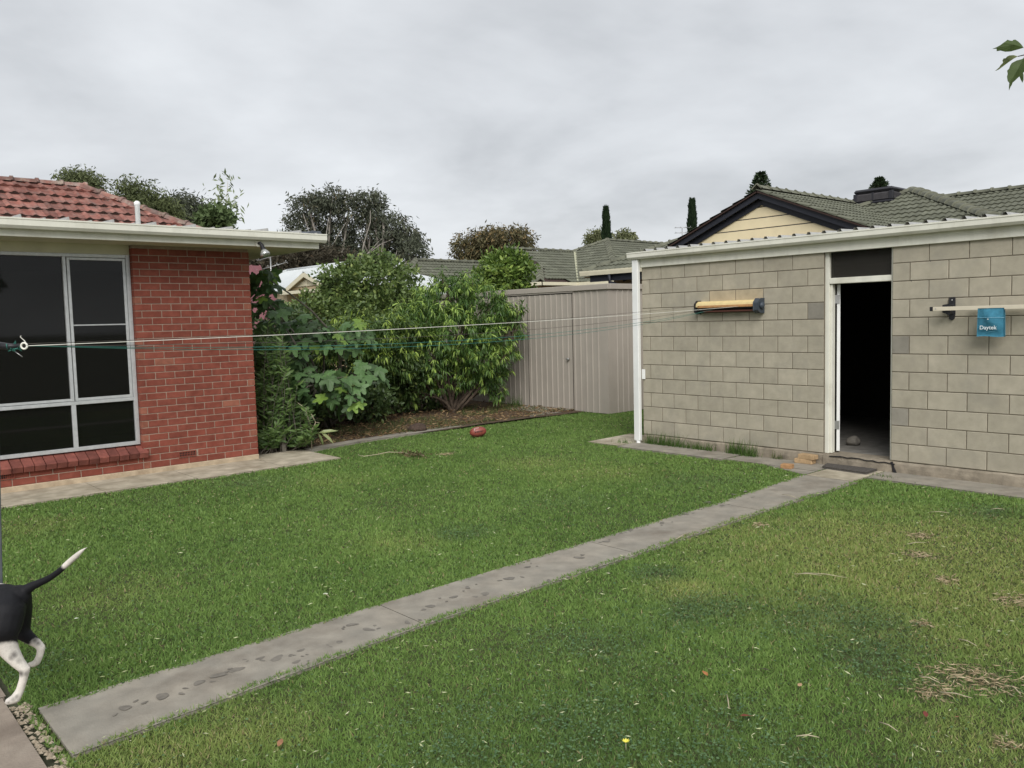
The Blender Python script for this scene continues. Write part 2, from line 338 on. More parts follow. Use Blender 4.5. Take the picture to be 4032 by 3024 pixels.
# damp paw marks and blotches on the path
BLOT_N = [0]
def blot(cx, cy, r, parent, m, z=0.0128, n=18, squash=0.6, name='damp_mark'):
    a0 = random.uniform(0, 6.28); pts = []; BLOT_N[0] += 1; z += .00003*BLOT_N[0]
    for i in range(n):
        a = 2*math.pi*i/n; rr = r*(.88+.14*math.sin(2*a+a0)+.10*math.sin(3*a+2*a0)+random.uniform(-.05, .05)); x, y = rr*math.cos(a), rr*squash*math.sin(a)
        pts.append((cx+x*math.cos(a0)-y*math.sin(a0), cy+x*math.sin(a0)+y*math.cos(a0), z))
    return MB().sheet(pts).build(name, m, parent)
for (px, py, r) in [(796,1360,.045),(733,1387,.03),(598,1422,.05),(562,1422,.03),(510,1447,.05),(650,1405,.028),(640,1430,.03),(1048,1283,.045),(1186,1255,.035),(1360,1145,.05),(1342,1152,.03),(1560,1092,.04),(1610,1062,.035),(1585,1068,.03),(1625,1075,.025),(430,1475,.04),(880,1345,.03),(690,1425,.025),(760,1350,.04),(930,1310,.04),(980,1290,.035),(1100,1250,.05),(1140,1225,.03),(1250,1205,.045),(1310,1170,.04),(1430,1130,.04),(1480,1110,.05),(1530,1085,.035),(350,1505,.05),(270,1530,.04),(470,1460,.045),(1010,1270,.03)]:
    g = onZ(S(px, py), 0.012)
    for a, s_ in zip(PX[:-1], main_slabs):
        if a[0] <= g.x < a[0]+2.1: par = s_
    blot(g.x, g.y, r, par, MT['wet'])
    for q in range(2): blot(g.x+random.choice((-1, 1))*random.uniform(.05, .09), g.y+random.uniform(-.05, .05), r*0.4, par, MT['wet'])
house_path = empty('house_path', (3.5, 10.4, 0), kind='structure')
HX = [-1.4, -0.35, 0.69, 1.72, 2.72, 3.76, 4.87, 5.72]
for i, (a, b) in enumerate(zip(HX[:-1], HX[1:])):
    y0, y1 = 9.95+0.02*math.sin(i*2.1), (10.82 if b < 4.9 else 11.15)
    slab([(a, y0), (b-0.006, y0+0.03), (b-0.006, y1), (a, y1)], house_path, MT['concrete_pale'], 0.012, 0.005)
shed_path = empty('shed_path', (9.05, 6, 0), kind='structure')
slab([(8.90, 7.80), (9.9, 7.80), (9.95, 8.46), (8.92, 8.40)], shed_path, MT['concrete_pale'], 0.008, 0.006)
slab([(8.81, 6.02), (9.315, 6.02), (9.315, 7.77), (8.81, 7.73)], shed_path, MT['concrete'], 0.018, 0.005)
slab([(8.86, 4.77), (9.315, 4.77), (9.315, 6.0), (8.90, 6.0)], shed_path, MT['concrete'], 0.010, 0.005)
slab([(8.60, 4.775), (8.855, 4.775), (8.89, 5.3), (8.86, 5.4)], shed_path, MT['concrete'], 0.006, 0.003)
for y0, y1, xe in ((2.45, 4.18, 8.84), (0.75, 2.44, 8.66), (-1.0, 0.74, 8.62)):
    slab([(xe-0.03, y0), (9.315, y0), (9.315, y1), (xe, y1)], shed_path, MT['concrete'], 0.012, 0.005)
edging = empty('edging_strip', (8.5, 11.1, 0), kind='structure')
EP = [(5.74, 10.83), (6.65, 11.04), (7.6, 11.13), (8.8, 11.25), (10.1, 11.30), (11.35, 11.36)]
for a, b in zip(EP[:-1], EP[1:]):
    slab([(a[0], a[1]), (b[0]-0.006, b[1]), (b[0]-0.006, b[1]+0.24), (a[0], a[1]+0.24)], edging, MT['concrete'], 0.028, 0.003)
slab([(11.1, 11.55), (11.80, 11.55), (11.80, 12.8), (11.1, 12.7)], edging, MT['concrete'], 0.03, 0.004)
patio = empty('patio', (-0.5, 3.5, 0), kind='structure')
for (x0, y0, x1, y1) in [(-1.45, 2.9, 0.745, 4.72), (-1.45, 4.735, 0.765, 6.4), (-1.45, 0.9, 0.745, 2.885), (-1.45, -1.2, 0.745, 0.885), (-1.45, 6.415, 0.76, 9.9)]:
    slab([(x0, y0), (x1, y0), (x1, y1), (x0, y1)], patio, MT['concrete_brown'], 0.010, 0.004)

# ================================================================== BRICK HOUSE
YH = 10.83
house = empty('brick_house', (4.0, 12.5, 0), 'red brick house with cream eaves, big aluminium window and red tiled roof', 'house')
WX = 3.415                                     # window opening right edge
core = MB().box((WX+0.008, YH+0.005, 0.075), (4.915, YH+0.24, 2.86)).box((-1.5, YH+0.005, 0.075), (WX+0.008, YH+0.24, 0.255)).box((4.69, YH+0.24, 0.075), (4.912, 20.0, 2.86)).box((-1.5, 19.8, 0.075), (4.69, 20.0, 2.86))
hwall = core.build('wall', MT['mortar_house'], house)
BL, BH, BD = 0.231, 0.0765, 0.11
CO = 0.086; HALF = 0.1105
me_br = boxmesh('brick', BL, BD, BH, MT['brick'], 0.003); me_bp = boxmesh('brick', BL, BD, BH, MT['brick_pale'], 0.003)
def brick_at(x0, x1, z, pale=False, y=YH):
    w = x1-x0; place('brick', me_bp if pale else me_br, hwall, ((x0+x1)/2, y+BD/2+random.uniform(-.0012, .0012), z), None, (w/BL, 1, 1))
vent_c = onY(C2(1255, 998), YH)
for k in range(33):
    z = 0.078+CO*k+BH/2
    if z+BH/2 > 2.87: break
    xr = 4.925
    edges = [xr]
    x = xr-(HALF if k % 2 else BL+0.0)
    while x > WX+0.05: edges.append(x); x -= BL+0.0095
    edges.append(WX)
    for i in range(len(edges)-1):
        a, b = edges[i+1]+(0.0095 if i < len(edges)-2 else 0), edges[i]
        if b-a < 0.03: continue
        if k in (1, ) and a-0.03 < vent_c.x < b+0.03 and abs((a+b)/2-vent_c.x) < 0.13: continue
        ends = (i == 0 or i == len(edges)-2) and (b-a) < 0.16
        brick_at(a, b, z, pale=(ends and random.random() < 0.55) or random.random() < 0.015)
for k in range(2):
    z = 0.078+CO*k+BH/2; x = WX-0.0095-(0.06 if k else 0.0)
    if k: brick_at(WX-0.06, WX-0.0095, z)
    while x > -0.6:
        if not (k == 1 and abs(x-BL/2-onY(C2(22, 1148), YH).x) < .118): brick_at(x-BL, x, z)
        x -= BL+0.0095
# sloping sill bricks on edge
me_sill = boxmesh('sill_brick', 0.108, 0.235, 0.076, MT['brick_sill'], 0.004)
x = WX+0.045; i = 0
while x > -0.6:
    place('sill_brick', me_sill, hwall, (x-0.054, YH+0.045, 0.305+random.uniform(-.002, .002)), (R_(23), 0, random.uniform(-.012, .012))); x -= 0.1155; i += 1
# plinth
MB().box((-1.5, YH-0.012, -0.03), (4.93, YH+0.2, 0.075)).build('plinth', MT['plinth_house'], house, bevel=0.006)
# air vent bricks
def air_vent(cx, cz):
    b = MB(); y = YH-.012; w, h = 0.225, 0.074; f = .010
    b.box((cx-w/2, y, cz-h/2), (cx+w/2, y+.016, cz-h/2+f)).box((cx-w/2, y, cz+h/2-f), (cx+w/2, y+.016, cz+h/2)).box((cx-w/2, y+.0005, cz-h/2+f+.0002), (cx-w/2+f, y+.0155, cz+h/2-f-.0002)).box((cx+w/2-f, y+.0005, cz-h/2+f+.0002), (cx+w/2, y+.0155, cz+h/2-f-.0002))
    for i in range(9):
        xx = cx-w/2+f+(w-2*f)*(i+1)/10; b.box((xx-0.003, y+.003, cz-h/2+f+.0003), (xx+0.003, y+.009, cz+h/2-f-.0003))
    b.box((cx-w/2+f+.0003, y+.0035, cz-.0025), (cx+w/2-f-.0003, y+.0085, cz+.0025))
    o = b.build('air_vent', MT['brick'], house)
    MB().box((cx-w/2+f+.0005, y+.0125, cz-h/2+f+.0005), (cx+w/2-f-.0005, y+.0145, cz+h/2-f-.0005)).build('vent_back', MT['black_plastic'], o)
v2x = onY(C2(22, 1148), YH).x; air_vent(vent_c.x, 0.078+CO+BH/2); air_vent(v2x, 0.078+CO+BH/2)
# window
YW = YH+0.105
window = empty('window', (2.4, YW, 0.36)); window.parent = house; window.location = Vector((2.4, YW, 0.36))-wl(house)
AL = MT['aluminium']; X0 = -1.2; ZT, ZB = 2.742, 0.385
xm = onY(S(147, 700), YW).x; zt = onY(C2(700, 632), YW).z; xm2 = onY(S(161, 920), YW).x
def bar(a, b, name='frame', par=None): return MB().box(a, b).build(name, AL, par or window, bevel=0.003)
bar((WX-0.052, YW-0.03, ZB), (WX-0.004, YW+0.04, ZT))
bar((X0, YW-0.03, ZB), (WX-0.0525, YW+0.04, ZB+0.045)); bar((X0, YW-0.03, ZT-0.04), (WX-0.0525, YW+0.04, ZT))
bar((X0, YW-0.028, zt-0.042), (WX-0.0525, YW+0.038, zt-0.001)); bar((X0, YW-0.018, zt+0.004), (xm-0.022, YW+0.03, zt+0.034))
bar((xm-0.026, YW-0.032, zt+0.0005), (xm+0.010, YW+0.04, ZT-0.0405)); bar((xm2-0.024, YW-0.026, ZB+0.0455), (xm2+0.026, YW+0.036, zt-0.0425))
# sliding sash, upper right
sash = bar((xm+0.020, YW-0.022, zt+0.002), (xm+0.054, YW+0.012, ZT-0.045), 'sash')
bar((WX-0.090, YW-0.022, zt+0.002), (WX-0.056, YW+0.012, ZT-0.045), 'sash_rail', sash)
bar((xm+0.0545, YW-0.022, zt+0.002), (WX-0.0905, YW+0.012, zt+0.036), 'sash_rail', sash)
bar((xm+0.0545, YW-0.022, ZT-0.075), (WX-0.0905, YW+0.012, ZT-0.045), 'sash_rail', sash)
zb = onY(C2(690, 134), YW).z
bar((xm+0.0545, YW-0.020, zb-0.008), (WX-0.0905, YW+0.010, zb+0.008), 'sash_bar', sash)
def pane(x0, x1, z0, z1, y): MB().box((x0, y, z0), (x1, y+0.005, z1)).build('pane', MT['pane'], window)
pane(X0, xm-0.026, zt+0.034, ZT-0.04, YW+0.01); pane(xm+0.054, WX-0.09, zt+0.036, ZT-0.075, YW-0.008)
pane(X0, xm2-0.024, ZB+0.045, zt-0.042, YW+0.006); pane(xm2+0.026, WX-0.052, ZB+0.045, zt-0.042, YW+0.006)
bar((X0, YW-0.034, 1.02), (X0+0.05, YW+0.04, ZT-.0405)); MB().box((X0-.05, YW-0.02, ZT+.001), (WX-.002, YW+0.05, 2.861)).build('head_panel', MT['soffit'], window); bar((X0-0.05, YW-0.03, ZB), (X0-0.0005, YW+0.04, ZT))
MB().box((-1.5, YH+0.0095, 0.26), (X0-0.055, YH+0.24, 2.86)).build('wall_pier', MT['brick'], house)
# room behind the window
rm = MB().box((-1.5, 15.0, 0.05), (4.68, 15.1, 2.84)).box((-1.6, 11.2, 0.05), (-1.5, 15.1, 2.84)); rm.build('room_wall', MT['room_house'], house)
MB().box((-1.5, 11.08, 0.0), (4.68, 15.0, 0.05)).build('room_floor', MT['room_floor'], house)
MB().box((-1.5, 11.08, 2.79), (4.68, 15.0, 2.84)).build('room_ceiling', MT['room_house'], house)
lp = onY(C1(18, 673), 11.9); rl_o = empty('room_lamp', (lp.x, 11.9, lp.z-.03), 'yellow ceiling lamp glimpsed at the top of the left window pane', 'lamp')
_b = [n for n in MT['lamp_warm'].node_tree.nodes if n.type == 'BSDF_PRINCIPLED'][0]; _b.inputs['Emission Color'].default_value = (1, .82, .35, 1); _b.inputs['Emission Strength'].default_value = 1.2
MB().lathe((lp.x, 11.9, lp.z-.02), (0, 0, 1), [(0, .02), (.012, .12), (.03, .15), (.045, .15), (.05, .05)], 20).build('shade', MT['lamp_warm'], rl_o); MB().tube([(lp.x, 11.9, lp.z+.03), (lp.x, 11.9, 2.789)], .01, 6).build('cord', MT['black_plastic'], rl_o)
# eaves: soffit, fascia, gutter
YF = 10.31; XE = 5.70
MB().box((-2.5, YF+0.03, 2.862), (XE-0.02, 20.6, 2.885)).build('soffit', MT['soffit'], house)
MB().box((-2.5, YF, 2.855), (XE, YF+0.028, 3.01)).build('fascia', MT['cream_paint'], house, bevel=0.003)
MB().box((XE-0.018, YF+0.0285, 2.857), (XE+0.006, 20.6, 3.0)).build('barge_board', MT['cream_paint'], house, bevel=0.003)
def gutter_x(x0, x1, y, ztop, h=0.105, d=0.115):
    pr = [(y, ztop-h), (y-d*0.72, ztop-h), (y-d*0.93, ztop-h*0.72), (y-d*0.95, ztop-0.02), (y-d, ztop-0.016), (y-d, ztop), (y-d+0.012, ztop), (y-d+0.012, ztop-h*0.65), (y-d*0.68, ztop-h+0.006), (y-0.006, ztop-h+0.006), (y-0.006, ztop-0.006), (y, ztop-0.006)]
    return MB().prism([(x0, a, b) for a, b in pr], (x1-x0, 0, 0)), pr
gm, pr = gutter_x(-2.5, XE+0.06, YF-0.003, 3.045, 0.112); gut = gm.build('gutter', MT['cream_paint'], house)
MB().prism([(XE+0.0605, a, b) for a, b in pr[:6]+[pr[-1]]], (0.006, 0, 0)).build('gutter_end', MT['cream_paint'], gut)
# pan-and-rib metal deck above the gutter
dz = lambda y: 3.035+(y-YF)*0.040
deck = MB().add([(-2.5, YF-0.05, dz(YF-0.05)), (XE-0.03, YF-0.05, dz(YF-0.05)), (XE-0.03, 13.6, dz(13.6)), (-2.5, 13.6, dz(13.6))], [(0, 1, 2, 3)])
dk = deck.build('metal_deck', MT['deck_metal'], house)
x = XE-0.06; 
while x > -2.0:
    h = 0.055 if int(round(x/0.235)) % 2 else 0.032
    b = MB(); y0, y1 = YF-0.06, 13.6
    b.prism([(x-0.014, y0, dz(y0)+.001), (x+0.014, y0, dz(y0)+.001), (x+0.006, y0, dz(y0)+h), (x-0.006, y0, dz(y0)+h)], (0, y1-y0, dz(y1)-dz(y0)))
    b.build('deck_rib', MT['rib_metal'], dk); x -= 0.235
# lead flashing lump at the deck end
fl = onY(CA(915, 35), YF+0.05); MB().prism([(fl.x-.14, YF-.02, 3.04), (fl.x+.10, YF-.02, 3.04), (fl.x+.08, YF-.02, 3.085), (fl.x-.05, YF-.02, 3.09)], (0, .25, .01)).build('flashing', MT['lead'], house, bevel=0.006)
# floodlight under the gutter
fx = onY(C1(1735, 610), YF-0.03)
flood = empty('floodlight', (fx.x, YF, fx.z), 'black floodlight with clear round bulb on the cream house fascia', 'light')
MB().lathe((fx.x, YF-0.001, fx.z), (0, -1, 0), [(0, .045), (.012, .045), (.016, .035)], 16).build('mount', MT['cream_paint'], flood)
MB().tube([(fx.x, YF-0.012, fx.z), (fx.x, YF-0.06, fx.z+.005), (fx.x+.01, YF-0.085, fx.z-.02)], [.016, .018, .018], 10).build('arm', MT['black_plastic'], flood)
ax = Vector((0.12, -0.42, -0.9)).normalized(); p0 = Vector((fx.x+.008, YF-.075, fx.z-.005))
MB().lathe(p0, ax, [(0, .016), (.02, .026), (.075, .028), (.085, .034), (.10, .036)], 16).build('lamp_holder', MT['black_plastic'], flood)
MB().lathe(p0+ax*0.095, ax, [(0, .034), (.02, .046), (.05, .061), (.07, .064), (.082, .058), (.088, .03), (.089, .001)], 20).build('bulb', MT['lamp_glass'], flood)

# ------------------------------------------------------------------ tiled roofs
def tile_mesh(name, w, ln, m, wave=0.028, th=0.022, kind='double', lip=None):
    """one roof tile lying in local x (across) y (up slope); front edge raised so that it laps the course below"""
    b = MB(); n = 8; prof = []
    for i in range(n+1):
        u = i/n
        h = wave*(0.5-0.5*math.cos(2*math.pi*u*2)) if kind == 'double' else wave*max(0, math.sin(math.pi*min(1, u/0.45)))
        prof.append((u*w, h))
    vs = [(x, 0, h+th+0.012) for x, h in prof]+[(x, ln, h+0.004) for x, h in prof]+[(x, 0.004, h*0.9-0.006) for x, h in prof]
    k = n+1
    b.add(vs, [(i, i+1, k+i+1, k+i) for i in range(n)]+[(2*k+i, 2*k+i+1, i+1, i) for i in range(n)]+[(0, k, 2*k), (n, 2*k+n, k+n)])
    me = b.mesh(name, m)
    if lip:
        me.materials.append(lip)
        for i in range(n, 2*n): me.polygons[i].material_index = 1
    return me
def tiled_face(parent, poly, m, w=0.30, ex=0.33, limit=300, kind='double', clip=True, wave=0.028, name='tile', under='tile_under', thick=0.03):
    """poly: 3D polygon, poly[0]->poly[1] runs along the eave (left to right seen from outside); returns the roof sheet"""
    P = [Vector(p) for p in poly]; u = (P[1]-P[0]); u.z = 0; u.normalize()
    n = Vector((0, 0, 0))
    for i in range(len(P)): n += P[i].cross(P[(i+1) % len(P)])
    n.normalize()
    if n.z < 0: n = -n
    v = n.cross(u).normalized()
    if v.z < 0: v = -v; 
    sheet = MB().prism([p-n*0.012 for p in P], -n*thick).build('roof', MT[under], parent)
    Q = [((p-P[0]).dot(u), (p-P[0]).dot(v)) for p in P]
    if sum(Q[i][0]*Q[(i+1) % len(Q)][1]-Q[(i+1) % len(Q)][0]*Q[i][1] for i in range(len(Q))) < 0: Qs = Q[::-1]
    else: Qs = Q
    base = tile_mesh(name, w, ex+0.045, MT[m], wave, kind=kind, lip=(MT['tile_moss_shade'] if m == 'tile_red' else None), th=(.030 if m == 'tile_red' else .022)); M = Matrix((u, v, n)).transposed()
    q = M.to_quaternion(); umin = min(a for a, b in Q); umax = max(a for a, b in Q); vmax = max(b for a, b in Q)
    cand = []
    for j in range(int(vmax/ex)+2):
        off = (w/2 if (j % 2 and kind != 'double') else 0.0)
        i0 = int((umin-off)/w)-1
        for i in range(i0, int((umax-off)/w)+2):
            a, b = i*w+off, j*ex-0.04
            cs = [(a, b+.01), (a+w, b+.01), (a+w, b+ex), (a, b+ex)]
            ins = [bool(inside(Q, np.array([c[0]]), np.array([c[1]]))[0]) for c in cs+[(a+w/2, b+ex/2), (a+w/2, b+ex*.8), (a+w/2, b+ex*.2)]]
            if any(ins):
                pos = P[0]+u*a+v*b; d = (pos-Vector((0, 0, CAM_H))).length
                cand.append((d, pos, all(ins[:4]), (a, b), ins[4]))
    cand.sort(key=lambda t: t[0]); left = MB(); cnt = 0
    for d, pos, full, (a, b), mid in cand:
        if not full and not clip and not mid: continue
        me = base
        if not full and clip:
            bm = bmesh.new(); bm.from_mesh(base)
            for i in range(len(Qs)):
                (x1, y1), (x2, y2) = Qs[i], Qs[(i+1) % len(Qs)]
                if abs(y1) < 1e-3 and abs(y2) < 1e-3: continue
                nx, ny = (y2-y1), -(x2-x1); l = math.hypot(nx, ny)
                if l < 1e-6: continue
                if not bm.verts: break
                bmesh.ops.bisect_plane(bm, geom=bm.verts[:]+bm.edges[:]+bm.faces[:], plane_co=(x1-a, y1-b, 0), plane_no=(nx/l, ny/l, 0), clear_outer=True)
            if not bm.faces: bm.free(); continue
            me = bpy.data.meshes.new(name); bm.to_mesh(me); bm.free()
            if not me.materials: me.materials.append(MT[m])
        if cnt < limit:
            jig = Vector((random.uniform(-.003, .003), random.uniform(-.003, .003), random.uniform(0, .004)))
            place(name, me, sheet, pos+jig, q); cnt += 1
        else:
            left.add([pos+M@vv.co for vv in me.vertices], [tuple(p.vertices) for p in me.polygons])
    if left.v: tag(left.build(name+'_field', MT[m], sheet), kind='stuff')
    return sheet, n
def caps(parent, a, b, m, w=0.2, ln=0.40, h=0.07, lift=0.02, round_=True, name='ridge_cap', flare=1.0):
    a, b = Vector(a), Vector(b); t = (b-a); L = t.length; t.normalize()
    side = t.cross(Vector((0, 0, 1))).normalized(); upv = side.cross(t).normalized()
    if upv.z < 0: upv = -upv; side = -side
    cnt = max(1, int(round(L/ln))); ln = L/cnt; b0 = MB(); n = 8 if round_ else 2; vs = []
    for (y, k) in ((-0.01, 1.0), (0.035, 1.0), (0.036, 0.90), (ln+0.03, 0.86)) if flare else ((-.01, 1.0), (ln*.5, .95), (ln*.51, .95), (ln+.03, .88)):
        for i in range(n+1):
            s = -1+2*i/n; zz = h*math.sqrt(max(0, 1-s*s)) if round_ else h*(1-abs(s))
            vs.append((s*w/2*k, y, zz*k+(0.014 if y < .0355 else 0)))
    fs = [(r*(n+1)+i, r*(n+1)+i+1, (r+1)*(n+1)+i+1, (r+1)*(n+1)+i) for r in range(3) for i in range(n)]
    k0 = len(vs); vs += [(x_*0.9, y_, z_-0.03) for x_, y_, z_ in vs[:n+1]]; fs += [(i+1, i, k0+i, k0+i+1) for i in range(n)]
    me = b0.add(vs, fs, round_).mesh(name, MT[m]); q = Matrix((side, t, upv)).transposed().to_quaternion()
    for i in range(cnt):
        place(name, me, parent, a+t*(ln*i)+upv*(lift+random.uniform(0, .006)), q)
# red tiled hip roof of the house, behind the metal deck
YR = 17.0; rE = onY(C1(535, 192), YR); ZR = rE.z-.11; TP = math.tan(R_(28.97))
ZE_ = 3.55; run = (ZR-ZE_)/TP
polyR = [(-3.0, YR-run, ZE_), (rE.x+run, YR-run, ZE_), (rE.x, YR, ZR), (-3.0, YR, ZR)]
polyR[0] = (-0.2, YR-run, ZE_); polyR[3] = (-0.2, YR, ZR)
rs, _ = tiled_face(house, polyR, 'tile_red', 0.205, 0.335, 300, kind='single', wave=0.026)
MB().prism([Vector(polyR[1]), Vector((rE.x+run, YR+run, ZE_)), Vector((rE.x, YR, ZR))], (0, 0, -0.03)).build('roof', MT['tile_red'], house)
MB().prism([Vector((-3, YR+run, ZE_)), Vector((rE.x+run, YR+run, ZE_)), Vector((rE.x, YR+.01, ZR)), Vector((-3, YR+.01, ZR))], (0, 0, -0.03)).build('roof', MT['tile_red'], house)
caps(rs, (rE.x+.1, YR, ZR), (-0.2, YR, ZR), 'cap_red', 0.23, 0.41, 0.085, 0.0)
caps(rs, (rE.x+run, YR-run, ZE_), (rE.x, YR, ZR), 'cap_red', 0.23, 0.41, 0.085, 0.0)
vp = onY(C1(925, 465), 12.4); vt = onY(C1(917, 325), 12.4)
MB().tube([(vp.x, 12.4, dz(12.4)-.02), (vt.x, 12.4, vt.z-.06), (vt.x, 12.4, vt.z-.055), (vt.x, 12.4, vt.z-.02), (vt.x, 12.4, vt.z)], [.034, .034, .042, .042, .016], 14).build('vent_pipe', MT['white_paint'], house)

# ================================================================== CONCRETE BLOCK SHED
XS = 9.344
shed = empty('block_shed', (10.5, 4.5, 0), 'grey concrete block shed with cream gutter and open dark doorway', 'shed')
ZB0 = 0.137; DY0, DY1 = 4.135, 4.945; YL, YRt = 7.69, -0.8
core = MB().box((XS+0.006, DY1-0.004, ZB0), (XS+0.19, YL-.004, 2.60)).box((XS+0.006, YRt, ZB0), (XS+0.19, DY0+0.004, 2.60)).box((XS+.19, YL-.19, ZB0), (13.2, YL-.004, 2.60)).box((XS+.19, YRt, ZB0), (13.2, YRt+.19, 2.60)).box((13.0, YRt+.19, ZB0), (13.19, YL-.19, 2.6))
swall = core.build('wall', MT['mortar_block'], shed)
mb_ = {k: boxmesh('block', 0.10, 0.391, 0.191, MT[k], 0.004) for k in ('block', 'block_dark', 'block_warm')}
def block_at(y0, y1, z, k='block'):
    place('block', mb_[k], swall, (XS+0.05+random.uniform(-.0015, .0015), (y0+y1)/2, z), (random.uniform(-.002, .002), 0, 0), (1, (y1-y0)/0.391, 1))
JA, JB = 7.349-0.2, 7.349                         # joint anchors of odd and even courses
for k in range(13):
    z = ZB0+0.1+0.2*k; zt_ = 0.191
    if k == 12: continue
    anc = JB if (11-k) % 2 == 0 else JA
    j = [anc-0.4*i for i in range(-2, 30)]
    def lay(y_hi, y_lo, side):
        ys = [y_hi]+[a for a in j if y_lo+0.03 < a < y_hi-0.03]+[y_lo]
        for i in range(len(ys)-1):
            a, b = ys[i+1]+(0.0045 if i < len(ys)-2 else 0), ys[i]-(0.0045 if i else 0)
            kk = 'block'
            if side == 'L' and i == len(ys)-2 and k in (8, 3) and b-a < .25: kk = 'block_dark'
            if side == 'R' and i == 0 and k in (6, 2) and b-a < .25: kk = 'block_dark'
            if side == 'L' and k == 9 and 5.9 < (a+b)/2 < 6.6: kk = 'block_warm'
            block_at(a, b, z, kk)
    lay(YL, DY1, 'L'); lay(DY0, YRt, 'R')
# opened joints right of the door head
for q, h in (((C7(1493, 630)), 0.115), ((C7(1345, 770)), 0.115)):
    p = onX(q, XS); MB().box((XS+.0015, p.y-.005, p.z-2*h+.03), (XS+.003, p.y+.004, p.z)).build('joint_gap', MT['black_plastic'], swall)
# concrete footing with a front ledge
fb = MB()
for (a, b) in ((DY1-.02, YL), (YRt, DY0-.03)):
    n = max(2, int((b-a)/0.12)); pts = []
    for i in range(n):
        y0, y1 = a+(b-a)*i/n, a+(b-a)*(i+1)/n
        pts.append((y0, y1))
    vs = []; fs = []
    for i in range(n+1):
        y = a+(b-a)*i/n; o1, o2, o3 = random.uniform(-.006, .006), random.uniform(-.012, .004), random.uniform(-.008, .008)
        vs += [(XS-.03+o3, y, -.05), (XS-.026+o1, y, .06), (XS-.018+o1, y, ZB0-.02+o2), (XS+.006, y, ZB0-.004+o2*.3), (XS+.1, y, ZB0-.002), (XS+.1, y, -.05)]
    for i in range(n):
        for q in range(5): fs.append((i*6+q, i*6+q+1, (i+1)*6+q+1, (i+1)*6+q))
    fs += [tuple(range(6)), tuple(range(n*6+5, n*6-1, -1))]
    fb.add(vs, fs)
fb.build('footing', MT['plinth'], shed)
# doorstep and its crack
st = MB(); n = 14; vs = []; fs = []
for i in range(n+1):
    y = DY0-.029+(DY1-.021-DY0+.029)*i/n; o1 = random.uniform(-.008, .008)
    vs += [(XS-.045+o1*.4, y, -.05), (XS-.042+o1*.5, y, .085+o1), (XS-.028+o1, y, ZB0-.004+o1*.4), (XS+.25, y, ZB0), (XS+.25, y, -.05)]
for i in range(n):
    for q in range(4): fs.append((i*5+q, i*5+q+1, (i+1)*5+q+1, (i+1)*5+q))
fs += [tuple(range(5)), tuple(range(n*5+4, n*5-1, -1))]
step_o = st.add(vs, fs).build('doorstep', MT['plinth'], shed)
cr = MB(); yy = DY1-.10; zz_ = 0.118
while yy > DY0-.02:
    y2 = yy-random.uniform(.03, .06); z2 = min(.126, max(.098, zz_+random.uniform(-.012, .011)))
    cr.prism([(XS-.049, yy, zz_-.004), (XS-.049, y2, z2-.004), (XS-.049, y2, z2+.004), (XS-.049, yy, zz_+.004)], (.03, 0, 0)); yy, zz_ = y2, z2
cr.prism([(XS-.05, DY0-.03, .13), (XS-.05, DY0-.055, .06), (XS-.05, DY0-.085, .0), (XS-.05, DY0-.05, .0), (XS-.05, DY0-.035, .07), (XS-.05, DY0-.015, .13)], (.03, 0, 0))
cr.build('crack', MT['black_plastic'], shed)
# inside of the shed
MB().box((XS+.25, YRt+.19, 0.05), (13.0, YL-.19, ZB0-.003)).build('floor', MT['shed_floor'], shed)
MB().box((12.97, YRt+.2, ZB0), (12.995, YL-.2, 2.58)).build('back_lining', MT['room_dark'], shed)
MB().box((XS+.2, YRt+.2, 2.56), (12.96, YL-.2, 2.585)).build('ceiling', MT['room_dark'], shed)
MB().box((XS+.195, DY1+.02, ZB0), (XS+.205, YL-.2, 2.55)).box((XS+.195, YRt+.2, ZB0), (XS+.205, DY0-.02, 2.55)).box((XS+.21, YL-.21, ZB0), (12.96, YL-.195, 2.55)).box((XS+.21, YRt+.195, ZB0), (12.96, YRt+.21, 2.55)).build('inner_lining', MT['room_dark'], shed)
# door frame, fanlight, door
CP = MT['cream_paint']; FW = 0.055; zhead = 2.185
dfr = MB().box((XS+.03, DY1-FW, ZB0), (XS+.15, DY1-.001, 2.56)).build('door_frame', CP, shed, bevel=0.004)
MB().box((XS+.05, DY1-FW-.028, ZB0+.004), (XS+.12, DY1-FW-.0005, zhead-.04)).build('door_stop', CP, dfr, bevel=0.003)
MB().box((XS+.03, DY0+.001, ZB0), (XS+.15, DY0+.028, 2.56)).build('frame_post', CP, dfr, bevel=0.004)
MB().box((XS+.028, DY0+.0285, zhead-.036), (XS+.148, DY1-FW-.0005, zhead+.032)).build('transom_bar', CP, dfr, bevel=0.004)
MB().box((XS+.032, DY0+.0285, 2.52), (XS+.148, DY1-FW-.0005, 2.56)).build('head_bar', CP, dfr, bevel=0.004)
MB().box((XS+.07, DY0+.029, zhead+.0325), (XS+.076, DY1-FW-.001, 2.5195)).build('fanlight_pane', MT['pane_pebbled'], shed)
